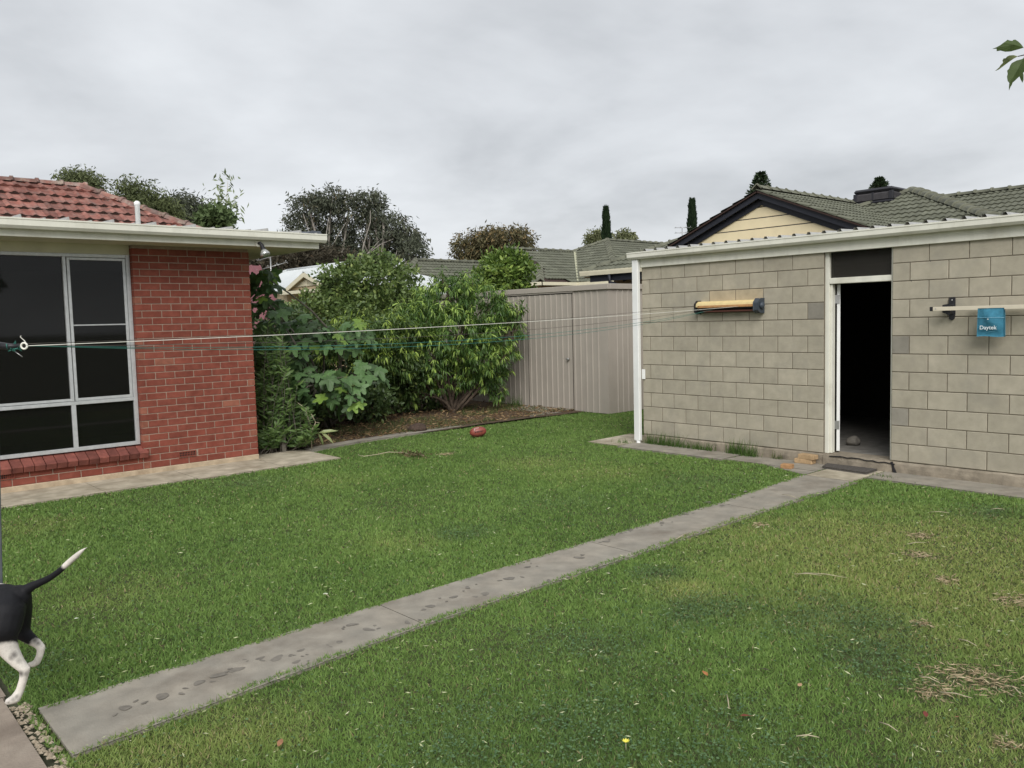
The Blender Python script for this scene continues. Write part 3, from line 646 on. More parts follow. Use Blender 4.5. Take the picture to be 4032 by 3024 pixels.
# the leaf swings inwards past the square, so that only its hinge edge shows from the lawn
HG = Vector((XS+.158, DY1-FW-.030, 0)); PH = R_(33); dd = Vector((math.cos(PH), math.sin(PH), 0)); dn = Vector((dd.y, -dd.x, 0))
def dbox(a0, a1, n0, n1, z0, z1):
    c = [HG+dd*a+dn*n for a, n in ((a0, n0), (a1, n0), (a1, n1), (a0, n1))]
    return MB().prism([(p.x, p.y, z0) for p in c], (0, 0, z1-z0))
door = dbox(.008, .735, 0, .038, ZB0+.015, zhead-.04).build('door', CP, shed, bevel=.003)
dbox(-.002, .0075, .001, .037, ZB0+.02, zhead-.045).build('door_edge', MT['white_paint'], door)
for z in (0.42, 1.92):
    dbox(-.012, -.0025, -.022, .03, z, z+.10).build('hinge', MT['steel'], door)
kp = HG+dd*.66+dn*.0385; MB().lathe((kp.x, kp.y, 1.16), dn, [(0, .012), (.03, .012), (.035, .026), (.06, .026), (.068, .012)], 12).build('door_handle', MT['steel'], door)
# fascia, gutter, roof sheet, downpipe
MB().box((XS-.035, YRt, 2.517), (XS-.004, YL+.03, 2.675)).build('fascia', CP, shed, bevel=0.003)
def gutter_y(y0, y1, x, ztop, h=0.105, d=0.115):
    prf = [(x, ztop-h), (x-d*0.72, ztop-h), (x-d*0.93, ztop-h*0.72), (x-d*0.95, ztop-0.02), (x-d, ztop-0.016), (x-d, ztop), (x-d+0.012, ztop), (x-d+0.012, ztop-h*0.65), (x-d*0.68, ztop-h+0.006), (x-0.006, ztop-h+0.006), (x-0.006, ztop-0.006), (x, ztop-0.006)]
    return MB().prism([(a, y0, b) for a, b in prf], (0, y1-y0, 0)), prf
XG = XS-.038; ZG = 2.73
gm, prf = gutter_y(YRt, YL+.145, XG, ZG, .098, .11); g2 = gm.build('gutter', CP, shed)
MB().prism([(a, YL+.146, b) for a, b in prf[:6]+[prf[-1]]], (0, .006, 0)).build('gutter_end', CP, g2)
MB().box((XG+.002, YL+.035, ZG-.135), (XG+.16, YL+.16, ZG-.001)).build('rainhead', CP, shed, bevel=0.004)
rb = MB(); ROOFZ = lambda x: 2.735+(x-XS)*0.03; vs = []; ys = []
y = YL+.02
while y > YRt:
    for dy, dzr in ((0, 0), (-.125, 0), (-.142, .034), (-.172, .034)): ys.append((y+dy, dzr))
    y -= 0.19
x0_, x1_ = XS-.10, 13.3
for yy_, h_ in ys: vs += [(x0_, yy_, ROOFZ(x0_)+h_), (x1_, yy_, ROOFZ(x1_)+h_)]
rb.add(vs, [(2*i, 2*i+1, 2*i+3, 2*i+2) for i in range(len(ys)-1)])
rb.build('roof_sheet', MT['rib_metal'], shed)
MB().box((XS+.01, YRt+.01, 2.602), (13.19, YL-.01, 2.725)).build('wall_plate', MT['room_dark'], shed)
MB().box((XS-.10, YL-.005, 0.045), (XS-.04, YL+.10, ZG-.10)).build('downpipe', MT['white_paint'], shed, bevel=0.008)
MB().tube([(XS-.07, YL+.05, .05), (XS-.08, YL+.03, .015), (XS-.12, YL+.0, .012)], [.03, .03, .028], 8).build('downpipe_shoe', MT['white_paint'], shed)
pl = onX(C8(255, 850), XS); MB().box((XS-.03, pl.y-.02, .93), (XS-.005, pl.y+.03, 1.07)).build('meter_strip', MT['white_paint'], shed, bevel=.004)
# stone doorstop inside the doorway
def stone(name, c, r, m, label, cat, squash=0.75):
    bm = bmesh.new(); bmesh.ops.create_icosphere(bm, subdivisions=3, radius=1)
    for v in bm.verts:
        p = v.co; k = 1+0.10*math.sin(p.x*3.1+p.y*2+1)+0.08*math.sin(p.y*4+p.z*3)+0.05*math.sin(p.x*7-p.z*6)
        v.co = Vector((p.x*r*k, p.y*r*k*0.9, max(-.8, p.z)*r*k*squash))
    me = bpy.data.meshes.new(name); bm.to_mesh(me); bm.free(); me.materials.append(m)
    for p in me.polygons: p.use_smooth = True
    o = place(name, me, None, (c[0], c[1], c[2]+0.8*r*squash*0.97)); return tag(o, label, cat)
sp = onZ((3318, 1734), ZB0)
stone('stone', (XS+.80, DY1+.02, ZB0), .085, MT['stone'], 'rounded grey stone just inside the dark shed doorway', 'stone')

# ================================================================== CLOTHESLINES
rl, rr = onX(C8(637, 400), XS-.09), onX(C8(1058, 400), XS-.09)
reel = empty('retractable_clothesline', (XS-.05, 6.2, 1.9), 'long yellow and black retractable clothesline with stretched cords on the block wall', 'clothesline')
ztop = onX((2745, 1193), XS-.09).z; y1, y0 = rl.y, rr.y; xo = XS-.002
D_ = 0.125; zc = 1.925; hh = 0.075
def prof_y(pts, ya, yb): return MB().prism([(xo-a, ya, zc+b) for a, b in pts], (0, yb-ya, 0))
prof_y([(0, hh), (D_*.55, hh), (D_*.9, hh*.62), (D_, hh*.05), (D_-.012, hh*.05), (D_*.85, hh*.5), (D_*.5, hh-.012), (0, hh-.012)], y0, y1).build('cover', MT['reel_yellow'], reel)
prof_y([(D_*.985, hh*.28), (D_+.002, hh*.03), (D_+.002, -hh*.12), (D_-.012, -hh*.12), (D_-.012, hh*.04), (D_*.965, hh*.28)], y0+.001, y1-.03).build('faded_edge', MT['reel_orange'], reel)
prof_y([(0.001, hh*.8), (D_*.45, hh*.8), (D_*.45, -hh), (0.001, -hh)], y0+.002, y1-.002).build('back_plate', MT['black_plastic'], reel)
prof_y([(D_*.45, -hh*.62), (D_*.8, -hh*.62), (D_*.8, -hh*.85), (D_*.45, -hh*.95)], y0+.003, y1-.10).build('lower_rail', MT['reel_red'], reel)
MB().tube([(xo-D_*.62, y0+.002, zc-.005), (xo-D_*.62, y1-.003, zc-.005)], .032, 12).build('drum', MT['black_plastic'], reel)
ec = [(0, hh+.012), (D_*.7, hh+.012), (D_+.012, hh*.55), (D_+.012, -hh*.8), (D_*.7, -hh-.014), (0, -hh-.014)]
prof_y(ec, y0-.075, y0-.0005).build('end_cap', MT['reel_grey'], reel, bevel=.006)
prof_y([(a*.98, b*.98) for a, b in ec], y1+.0005, y1+.02).build('end_cap', MT['black_plastic'], reel, bevel=.003)
MB().lathe((xo-D_*.6, y0-.076, zc), (0, -1, 0), [(0, .045), (.02, .042), (.035, .025), (.04, .012)], 14).build('winder_knob', MT['reel_grey'], reel)
# post at the patio edge and the hook that the cords run to
pp = Vector((0.795, 4.80, 0.0)); hook_p = atD((95, 1362), 4.2)
q0 = atD((8, 2250), 4.2)
rgt = Vector((math.sin(YAW), -math.cos(YAW), 0)); pf = onZ((14, 2480)); Dp = float(np.dot(_f, np.array([pf.x, pf.y, -CAM_H]))); hook_p = atD((95, 1362), Dp-.15)
post = empty('clothesline_post', (pf.x, pf.y, 0), 'dark grey steel post at the patio edge behind the dog', 'post')
pc = pf-rgt*0.036; ln_ = rgt*.050
MB().prism([pc+Vector((a_, b_, -.02)) for a_, b_ in ((-.028, -.028), (.028, -.028), (.028, .028), (-.028, .028))], Vector((ln_.x*2.05, ln_.y*2.05, 2.07))).build('upright', MT['post_grey'], post, bevel=.004)
MB().box((pc.x-.07, pc.y-.07, -.01), (pc.x+.07, pc.y+.07, .012)).build('base_plate', MT['post_grey'], post)
pc = pc+ln_*1.75
MB().tube([(pc.x+.02, pc.y-.0, hook_p.z+.01), hook_p-rgt*.10, hook_p-rgt*.03], [.022, .02, .012], 8).build('bracket', MT['black_plastic'], post)
ring = [hook_p+rgt*(.018*math.cos(a))+Vector((0, 0, .018*math.sin(a))) for a in [i*2*math.pi/16 for i in range(17)]]
MB().tube(ring, .006, 8).build('hook_ring', MT['cord_white'], post)
MB().tube([hook_p+rgt*.02, hook_p+rgt*.005+Vector((0, 0, .03)), hook_p-rgt*.02+Vector((0, 0, .055)), hook_p-rgt*.014+Vector((0, 0, .06))], [.003, .0025, .0025, .003], 6).build('loose_end', MT['cord_white'], post)
MB().tube([hook_p-rgt*.06+Vector((0, 0, -.03)), hook_p-rgt*.015+Vector((0, 0, -.065))], .0025, 6).build('loose_end', MT['steel'], post)
kn = MB()
for i in range(9):
    c = hook_p-rgt*(.035+.012*i*.6)+Vector((0, 0, random.uniform(-.014, .014))); kn.tube([c+Vector((random.uniform(-.02, .02), random.uniform(-.02, .02), random.uniform(-.02, .02))) for _ in range(4)], .0035, 6)
kn.build('knot', MT['cord_green'], post)
def cord(a, b, sag, m, r=.0022, drops=False):
    a, b = Vector(a), Vector(b); pts = []
    for i in range(33):
        t = i/32; p = a.lerp(b, t); p.z -= sag*4*t*(1-t); pts.append(p)
    return MB().tube(pts, r, 6).build('cord', MT[m], reel)
hx = hook_p+rgt*.018; RX = xo-D_-.0
cord(hx, (RX+.01, y0+.22, zc-.004), .035, 'cord_white', .0021)
cord(hx-rgt*.06+Vector((0, 0, .012)), (RX+.03, y1-.05, zc+.02), .055, 'cord_dark', .0018)
cord(hx-rgt*.03, (RX+.03, y1-.2, zc-.02), .115, 'cord_dark', .0019)
cord(hx, (RX+.04, y1-.25, zc-.035), .16, 'cord_green', .0021)
cord(hx, (RX+.04, y1-.12, zc-.06), .185, 'cord_green', .0021)
# folding clothesline: bar and brackets
fold = empty('folding_clothesline', (XS-.1, 3.0, 1.8), 'folded clothesline with beige bar and black wall bracket', 'clothesline')
BX = XS-.15; bl = onX(S(2016, 667.5), BX); zb_ = bl.z
MB().box((BX-.014, -0.2, zb_-.0205), (BX+.014, bl.y, zb_+.0205)).build('bar', MT['bar_beige'], fold, bevel=.002)
MB().box((BX-.016, bl.y+.0003, zb_-.0225), (BX+.016, bl.y+.032, zb_+.0225)).build('end_cap', MT['black_plastic'], fold, bevel=.003)
MB().lathe((BX-.0142, bl.y-.03, zb_), (-1, 0, 0), [(0, .006), (.002, .006), (.003, .003)], 10).build('rivet', MT['steel'], fold)
for yb in (onX(S(2055, 668), XS-.03).y, 0.4):
    b = MB(); b.prism([(XS-.001, yb-.026, zb_+.115), (XS-.001, yb+.022, zb_+.115), (XS-.001, yb+.026, zb_+.05), (XS-.001, yb+.026, zb_-.06), (XS-.001, yb+.02, zb_-.105), (XS-.001, yb, zb_-.122), (XS-.001, yb-.02, zb_-.105), (XS-.001, yb-.028, zb_-.05)], (-.022, 0, 0))
    br_ = b.build('wall_bracket', MT['black_plastic'], fold, bevel=.004)
    MB().prism([(XS-.0225, yb-.016, zb_+.045), (XS-.0225, yb+.045, zb_+.035), (XS-.0225, yb+.045, zb_-.035), (XS-.0225, yb-.016, zb_-.06)], (-.11, 0, 0)).build('pivot', MT['black_plastic'], br_, bevel=.006)
    MB().lathe((XS-.023, yb-.002, zb_+.088), (-1, 0, 0), [(0, .008), (.003, .008), (.004, .003)], 10).build('screw', MT['steel'], br_)
MB().box((XS-.07, -.2, zb_-.015), (XS-.045, yb+3.0 if False else 3.3, zb_+.005)).build('rear_bar', MT['bar_beige'], fold, bevel=.002)
# peg bag
tl, br2 = onX(S(2110, 671), BX-.03), onX(S(2168, 727), BX-.03); bl2 = onX(S(2111, 728), BX-.03)
bag = empty('peg_bag', (BX, (tl.y+br2.y)/2, br2.z), 'teal fabric peg bag with white lettering hanging from the beige bar', 'bag')
yb0, yb1 = br2.y, tl.y; zb0, zb1 = br2.z, zb_-.005
nx_, nz_ = 18, 18; vs = []; fs = []
def bagx(u, v, side):
    belly = math.sin(math.pi*u)*math.sin(math.pi*min(1, (1-v)*1.15+.02)); k = .008*math.sin(u*9+v*5)+.006*math.sin(u*17-v*11)
    return (BX-.002)-(.012+.038*max(0, belly)+k*max(0, belly)) if side else BX+.012+.03*max(0, belly)
for side in (1, 0):
    for j in range(nz_+1):
        for i in range(nx_+1):
            u, v = i/nx_, j/nz_; fl_ = 1+.05*(1-v); yc_ = (yb0+yb1)/2
            vs.append((bagx(u, v, side), yc_+(yb1-yb0)/2*(1-2*u)*fl_*(.97+.0*v), zb0+(zb1-zb0)*v+.004*math.sin(u*6)*(1-v)))
w_ = nx_+1; h_ = (nz_+1)*w_
for s_ in (0, 1):
    for j in range(nz_):
        for i in range(nx_):
            a = s_*h_+j*w_+i; f4 = (a, a+1, a+1+w_, a+w_); fs.append(f4 if s_ else f4[::-1])
for j in range(nz_): fs += [(j*w_, j*w_+w_, h_+j*w_+w_, h_+j*w_), (j*w_+nx_, h_+j*w_+nx_, h_+j*w_+w_+nx_, j*w_+w_+nx_)]
for i in range(nx_): fs += [(i, h_+i, h_+i+1, i+1), (nz_*w_+i, nz_*w_+i+1, h_+nz_*w_+i+1, h_+nz_*w_+i)]
bg = MB().add(vs, fs, True).build('bag_body', MT['bag_teal'], bag)
vop = .655
MB().tube([(bagx(u, vop, 1)-.003, (yb0+yb1)/2+(yb1-yb0)/2*(1-2*u)*1.0, zb0+(zb1-zb0)*(vop+.012*math.sin(u*3))) for u in [i/12 for i in range(13)]], .003, 6).build('pocket_hem', MT['bag_light'], bag)
MB().lathe((bagx(.45, vop-.05, 1)-.001, (yb0+yb1)/2+.01, zb0+(zb1-zb0)*(vop-.045)), (-1, 0, 0), [(0, .006), (.002, .006), (.004, .003)], 10).build('press_stud', MT['print_white'], bag)
def text_mesh(txt, size, mtl, bold=0.0):
    cu = bpy.data.curves.new('lettering', 'FONT'); cu.body = txt; cu.size = size; cu.align_x = 'CENTER'; cu.align_y = 'CENTER'; cu.extrude = 0.0; cu.offset = bold
    to = bpy.data.objects.new('tmp', cu); COL.objects.link(to); bpy.context.view_layer.update()
    me = bpy.data.meshes.new_from_object(to.evaluated_get(bpy.context.evaluated_depsgraph_get())); bpy.data.objects.remove(to); me.materials.clear(); me.materials.append(mtl); return me
def lay_text(txt, size, yc_, v, m, bold, name='lettering'):
    me = text_mesh(txt, size, m, bold)
    for vv in me.vertices:
        t, z = vv.co.x, vv.co.y; y = yc_-t; zz2 = zb0+(zb1-zb0)*v+z
        u = .5-(y-(yb0+yb1)/2)/(yb1-yb0); vv.co = Vector((min(bagx(.05+.9*q_/24, v+dv_, 1) for q_ in range(25) for dv_ in (-.1, 0, .1))-.003, y, zz2))
    me.update(); o = place(name, me, bag, (0, 0, 0)); return o
# slab serif wordmark: heavy letters with added serif strokes
yt_ = (yb0+yb1)/2+.012
lay_text('Daytek', .054, yt_, .315, MT['print_white'], .0006)
lay_text('~~~~~~', .016, yt_-.03, .185, MT['bag_light'], 0, 'tagline')

# ================================================================== GARDEN SHED (sheet metal)
XM, YM = 11.832, 10.56; ZM = 2.36
gs = empty('metal_shed', (12.7, 13.5, 0), 'taupe ribbed metal garden shed with double doors behind the peach tree', 'shed')
MB().box((XM+.012, YM+.012, 0.0), (XM+1.6, 16.85, ZM-.02)).build('shell', MT['room_dark'], gs)
SM = MT['shed_metal']
def ribbed(axis, a, b, z0, z1, plane, name, pitch=.155, par=None, rib=.014, outward=-1):
    """panel with narrow ribs, along Y (axis 'Y', facing -X) or along X (facing -Y)"""
    ys = []; t = a
    while t < b-.001:
        e = min(t+pitch, b); ys += [(t, 0), (max(t, e-.055), 0), (max(t, e-.045), rib), (max(t, e-.020), rib), (max(t, e-.010), 0)]; t = e
    ys.append((b, 0)); vs = []
    for t, h in ys:
        for z in (z0, z1): vs.append((plane-h, t, z) if axis == 'Y' else (t, plane-h, z))
    fs = [(2*i, 2*i+1, 2*i+3, 2*i+2) if axis == 'Y' else (2*i, 2*i+2, 2*i+3, 2*i+1) for i in range(len(ys)-1)]
    return MB().add(vs, fs).build(name, SM, par or gs)
yd0, yd1 = onX(S(1238, 760), XM).y, onX(S(1142, 760), XM).y
ribbed('Y', YM+.14, yd0-.006, 0.0, ZM, XM, 'wall_panel'); dr1 = ribbed('Y', yd0+.006, yd1-.006, 0.03, ZM-.05, XM-.008, 'door')
ribbed('Y', yd1+.006, yd1+1.29, 0.03, ZM-.05, XM-.008, 'door'); ribbed('Y', yd1+1.30, 16.85, 0.0, ZM, XM, 'wall_panel')
ribbed('X', XM+.14, XM+1.6, 0.0, ZM, YM, 'wall_panel')
MB().box((XM-.004, YM-.004, 0), (XM+.139, YM+.02, ZM)).box((XM-.0045, YM+.0205, .0), (XM+.02, YM+.139, ZM)).build('corner_trim', SM, gs)
MB().box((XM-.045, YM-.045, ZM-.005), (XM+.03, 16.9, ZM+.10)).box((XM+.0305, YM-.045, ZM-.0045), (XM+1.65, YM+.03, ZM+.099)).build('roof_trim', SM, gs, bevel=.006)
MB().add([(XM-.02, YM-.02, ZM+.085), (XM+1.6, YM-.02, ZM+.07), (XM+1.6, 16.88, ZM+.07), (XM-.02, 16.88, ZM+.085)], [(0, 1, 2, 3)]).build('roof', SM, gs)
MB().box((XM-.03, yd0-.05, ZM-.03), (XM-.0085, yd1+1.34, ZM-.008)).build('door_track', SM, gs)
hz = onX(S(1229, 776), XM-.02)
hd = MB().lathe((XM-.022, hz.y, hz.z), (-1, 0, 0), [(0, .02), (.02, .02), (.025, .03), (.04, .03), (.045, .018)], 12).build('door_handle', MT['steel'], dr1)
MB().tube([(XM-.05, hz.y, hz.z), (XM-.055, hz.y+.06, hz.z+.01)], [.01, .008], 8).build('lever', MT['steel'], dr1)
sc = MB()
for z, ya, yb in ((1.98, yd0+.1, yd1-.05), (1.30, YM+.25, yd0-.05), (.25, YM+.25, yd0-.05), (1.05, yd0+.1, yd1-.1)):
    y = ya
    while y < yb: sc.lathe((XM-.001 if z in (1.30, .25) else XM-.009, y, z), (-1, 0, 0), [(0, .006), (.003, .004)], 6); y += .155
sc.build('screws', MT['steel'], gs)

# ================================================================== NEIGHBOURING HOUSES
TG = 0.414
def P3(*a): return Vector(a)
# --- house with the cream gable, behind the block shed
nh = empty('green_tiled_house', (20, 9, 0), 'olive green tiled house with cream boarded gable behind the block shed', 'house')
XGb = 16.0; apx = onX(C7(165, 195), XGb); AY, AZ = apx.y, apx.z
ze = 2.99; hw = (AZ-ze)/TG
GXR = 21.05                                    # where the gable ridge runs into the main roof
MB().prism([(XGb+.17, AY-hw, ze), (XGb+.17, AY+hw, ze), (XGb+.17, AY, AZ-.06)], (.08, 0, 0)).build('gable_backing', MT['barge_dark'], nh)
nb = 6; bh = (AZ-.1-ze)/nb
for i in range(nb):
    z0, z1 = ze+bh*i, ze+bh*(i+1)-.022; w0, w1 = (AZ-.06-z0)/TG, (AZ-.06-z1)/TG
    if w1 > .05: MB().prism([(XGb+.15+.012, AY-w0, z0), (XGb+.15+.012, AY+w0, z0), (XGb+.15, AY+w1, z1), (XGb+.15, AY-w1, z1)], (.02, 0, 0)).build('gable_board', MT['gable_cream'], nh)
for s_ in (1, -1):
    MB().prism([(XGb, AY, AZ), (XGb, AY+s_*hw*1.08, AZ-hw*1.08*TG), (XGb, AY+s_*hw*1.08, AZ-hw*1.08*TG-.17), (XGb, AY, AZ-.17)], (.03, 0, 0)).build('bargeboard', MT['barge_dark'], nh)
    MB().prism([(XGb+.12, AY, AZ-.14), (XGb+.12, AY+s_*hw, AZ-hw*TG-.14), (XGb+.12, AY+s_*hw, AZ-hw*TG-.30), (XGb+.12, AY, AZ-.30)], (.025, 0, 0)).build('bargeboard', MT['barge_dark'], nh)
    MB().prism([(XGb+.03, AY, AZ-.05), (XGb+.03, AY+s_*hw*1.05, AZ-.05-hw*1.05*TG), (XGb+.14, AY+s_*hw*1.05, AZ-.05-hw*1.05*TG), (XGb+.14, AY, AZ-.05)], (0, 0, -.02)).build('eave_lining', MT['barge_dark'], nh)
MB().box((XGb+.08, AY-hw, ze-.12), (XGb+.14, AY+hw, ze+.03)).build('gable_base_trim', MT['barge_dark'], nh)
r1, _ = tiled_face(nh, [(XGb-.05, AY-hw, ze), (XGb-.05+7.0, AY-hw, ze), (GXR+1.4, AY, AZ), (XGb-.05, AY, AZ)], 'tile_green', .30, .32, 300)
r1b, _ = tiled_face(nh, [(GXR, AY+hw, ze), (XGb-.05, AY+hw, ze), (XGb-.05, AY, AZ), (GXR, AY, AZ)], 'tile_green', .30, .32, 60)
caps(r1, (XGb-.05, AY, AZ+.02), (GXR+.4, AY, AZ+.02), 'cap_green', .26, .40, .10, .01, False)
# eave left of the gable: hipped corner with cream gutter
ec_ = onZ(C6(795, 850), CAM_H+.73); k_ = 15.65/ec_.x; EC = P3(15.65, ec_.y*k_, CAM_H+.73*k_)
t_ = 2.6
r2, _ = tiled_face(nh, [EC, P3(EC.x, AY+.4, EC.z), P3(EC.x+t_, AY+.4, EC.z+t_*TG), P3(EC.x+t_, EC.y-t_, EC.z+t_*TG)][:4], 'tile_green', .30, .32, 120)
caps(r2, EC, EC+P3(t_, -t_, t_*TG), 'cap_green', .24, .40, .09, .01, True)
MB().prism([EC, EC+P3(t_, -t_, t_*TG), P3(EC.x+9, EC.y-t_, EC.z+t_*TG), P3(EC.x+9, EC.y, EC.z)], (0, 0, -.03)).build('roof', MT['tile_green'], nh)
MB().prism([(EC.x-.10, EC.y+.02, EC.z-.10), (EC.x-.01, EC.y+.02, EC.z-.10), (EC.x-.01, EC.y+.02, EC.z+.02), (EC.x-.115, EC.y+.02, EC.z+.02), (EC.x-.115, EC.y+.02, EC.z-.01)], (0, -5.0, 0)).build('gutter', MT['gutter_cream'], nh)
MB().box((EC.x-.008, EC.y-.25, EC.z-.26), (EC.x+.02, EC.y-5.0, EC.z-.03)).build('fascia', MT['barge_dark'], nh)
MB().box((EC.x+.02, EC.y-.02, EC.z-.14), (EC.x+9, EC.y-5, EC.z-.11)).build('soffit', MT['wall_tan'], nh)
dp = EC+P3(0, -.95, 0); MB().tube([dp+P3(-.06, 0, -.10), dp+P3(-.06, 0, -.30), dp+P3(.25, -.25, -.42), dp+P3(.55, -.5, -.45), dp+P3(.56, -.52, -2.9)], .045, 8).build('downpipe', MT['barge_dark'], nh)
MB().box((EC.x+.55, EC.y-.55, -.03), (EC.x+.75, AY-9, EC.z-.141)).build('wall', MT['wall_tan'], nh)
MB().box((XGb+.35, AY-hw+.2, -.03), (XGb+.5, AY+hw-.2, ze)).build('gable_wall', MT['wall_cream'], nh)
# main roof behind: hip end, then the long face to the right
pk = onX(C7(1355, 200), 21.0); hz_ = pk.z-2.99; hl = hz_/TG
r3, _ = tiled_face(nh, [P3(pk.x-hl, pk.y+hl, 2.99), P3(pk.x-hl, pk.y-hl, 2.99), pk], 'tile_green', .30, .32, 300)
caps(r3, P3(pk.x-hl, pk.y-hl, 2.99), pk, 'cap_green', .34, .36, .10, .02, True)
caps(r3, pk+P3(-2.1, 2.1, -2.1*TG), pk, 'cap_green', .26, .36, .09, .02, True)
MB().prism([pk, P3(pk.x-hl, pk.y-hl, 2.99), P3(pk.x+3.4, pk.y-hl, 2.99), P3(pk.x+3.4, pk.y, pk.z)], (0, 0, -.04)).build('roof', MT['tile_green'], nh)
xr_ = 23.6; ra, rb_ = onX(C7(1560, 247), xr_), onX(C7(2212, 193), xr_); zr_ = (ra.z+rb_.z)/2; dr_ = 4.6
r4, _ = tiled_face(nh, [P3(xr_-dr_, ra.y, zr_-dr_*TG), P3(xr_-dr_, 1.5, zr_-dr_*TG), P3(xr_, 1.5, zr_), P3(xr_, ra.y, zr_)], 'tile_green', .30, .32, 300)
caps(r4, P3(xr_, 1.5, zr_), P3(xr_, ra.y+.3, zr_), 'cap_green', .26, .40, .09, .02, True)
MB().prism([P3(xr_, 1.5, zr_), P3(xr_, ra.y, zr_), P3(xr_+4, ra.y, zr_-4*TG), P3(xr_+4, 1.5, zr_-4*TG)], (0, 0, -.04)).build('roof', MT['tile_green'], nh)
MB().box((xr_-dr_+.6, 1.6, -.03), (xr_+3.4, AY+.0, 2.9)).build('wall', MT['wall_tan'], nh)
# evaporative cooler on the ridge
c0, c1_ = onX(C7(860, 300), 20.2), onX(C7(1240, 200), 20.2)
cl = empty('roof_cooler', (20.6, (c0.y+c1_.y)/2, c0.z), 'black louvred evaporative cooler box on the green tiled roof', 'cooler')
ya_, yb_ = c0.y-.0, c1_.y+.0; zc0, zc1 = c0.z-.05, onX(C7(1000, 190), 20.2).z+.02
ym = (ya_+yb_)/2; hwc = abs(ya_-yb_)/2*.80; xa_, xb_ = 20.2, 20.2+1.15
MB().box((xa_+.06, ym-hwc+.06, zc0), (xb_-.06, ym+hwc-.06, zc1-.09)).build('core', MT['black_plastic'], cl)
def ring_box(z0, z1, inset, name, bev=.03):
    return MB().box((xa_+inset, ym-hwc+inset, z0), (xb_-inset, ym+hwc-inset, z1)).build(name, MT['cooler'], cl, bevel=bev)
ring_box(zc1-.10, zc1, 0.0, 'lid', .045); ring_box(zc0-.02, zc0+.06, 0.0, 'tray')
nsl = 8
for i in range(nsl):
    z = zc0+.09+(zc1-.12-zc0-.09)*(i+.5)/nsl
    MB().prism([(xa_+.005, ym-hwc+.10, z-.022), (xa_+.06, ym-hwc+.10, z+.012), (xa_+.06, ym-hwc+.10, z+.022), (xa_+.005, ym-hwc+.10, z-.012)], (0, 2*hwc-.20, 0)).build('slat', MT['cooler_slat'], cl)
    MB().prism([(xa_+.10, ym-hwc+.005, z-.022), (xa_+.10, ym-hwc+.06, z+.012), (xa_+.10, ym-hwc+.06, z+.022), (xa_+.10, ym-hwc+.005, z-.012)], (xb_-xa_-.20, 0, 0)).build('slat', MT['cooler_slat'], cl)
for yy in (ym-hwc, ym+hwc-.10, ym-.03):
    MB().box((xa_+.002, yy+.002, zc0+.061), (xa_+.09, yy+(.098 if abs(yy-ym) > .1 else .06), zc1-.101)).build('corner_post', MT['cooler'], cl, bevel=.008)
MB().box((xa_+.2, ym-.3, zc0-.6), (xb_-.2, ym+.3, zc0-.021)).build('duct', MT['cooler'], cl)

# --- house beyond the metal shed
mh = empty('hipped_tile_house', (24, 23, 0), 'olive green hip tiled house with cream gutter behind the metal shed', 'house')
xe_, ya_2, w_2, yc_2 = 21.747, 20.816, 4.612, 23.517; zp = 3.1+TG*w_2
pkB = P3(xe_+w_2, yc_2, zp)
b1, _ = tiled_face(mh, [P3(xe_, ya_2+.2, 3.1), P3(xe_, yc_2-w_2, 3.1), pkB, P3(xe_+3.53, 24.34+.02, 4.56)], 'tile_green', .30, .33, 300)
caps(b1, P3(xe_, yc_2-w_2, 3.1), pkB, 'cap_green', .28, .40, .10, .02, False)
caps(b1, P3(xe_+3.4, 24.5, 4.53), pkB, 'cap_green', .26, .40, .09, .02, True)
b2, _ = tiled_face(mh, [P3(xe_, yc_2-w_2, 3.1), P3(xe_+13, yc_2-w_2, 3.1), P3(xe_+13, yc_2, zp), pkB], 'tile_green', .30, .33, 200)
caps(b2, pkB, P3(xe_+13, yc_2, zp), 'cap_green', .26, .40, .09, .02, True)
zA = 4.55; yA = ya_2+(zA-3.1)/TG
b3, _ = tiled_face(mh, [P3(19.9, ya_2, 3.1), P3(xe_, ya_2, 3.1), P3(xe_+3.5, yA, zA), P3(21.5, yA, zA), P3(21.4, ya_2+1.62, 3.1+1.62*TG)], 'tile_green', .30, .33, 200)
caps(b3, P3(21.45, yA, zA), P3(xe_+3.5, yA, zA), 'cap_green', .26, .40, .09, .02, True)
caps(b3, P3(19.9, ya_2, 3.1), P3(21.4, ya_2+1.62, 3.1+1.62*TG), 'cap_green', .30, .36, .10, .02, False)
MB().prism([P3(21.48, yA, zA+.02), P3(21.40, ya_2+1.5, 3.1+1.5*TG), P3(21.40, yA+1.9, 3.1+1.5*TG)], (.04, 0, 0)).build('gablet', MT['barge_dark'], mh)
MB().prism([P3(19.9, ya_2, 3.1), P3(21.4, ya_2+1.62, 3.1+1.6*TG), P3(21.4, yA+2, 3.1+1.6*TG), P3(19.9, yA+3.5, 3.1)], (0, 0, -.03)).build('roof', MT['tile_green'], mh)
MB().prism([P3(xe_-.06, ya_2-.02, 3.12), P3(xe_+.12, ya_2-.02, 3.12), P3(xe_+3.62, yA, zA+.05), P3(xe_+3.44, yA, zA+.05)], (0, 0, .02)).build('valley', MT['valley_metal'], mh)
MB().box((19.85, ya_2-.11, 2.99), (xe_+.02, ya_2-.005, 3.10)).box((19.79, ya_2-.11, 2.99), (19.9, yA+3.5, 3.099)).build('gutter', MT['gutter_cream'], mh)
MB().box((xe_-.11, yc_2-w_2-.1, 2.99), (xe_-.005, ya_2-.12, 3.10)).build('gutter', MT['gutter_cream'], mh)
MB().box((xe_-.005, yc_2-w_2-.11, 2.991), (xe_+13, yc_2-w_2-.005, 3.101)).build('gutter', MT['gutter_cream'], mh)
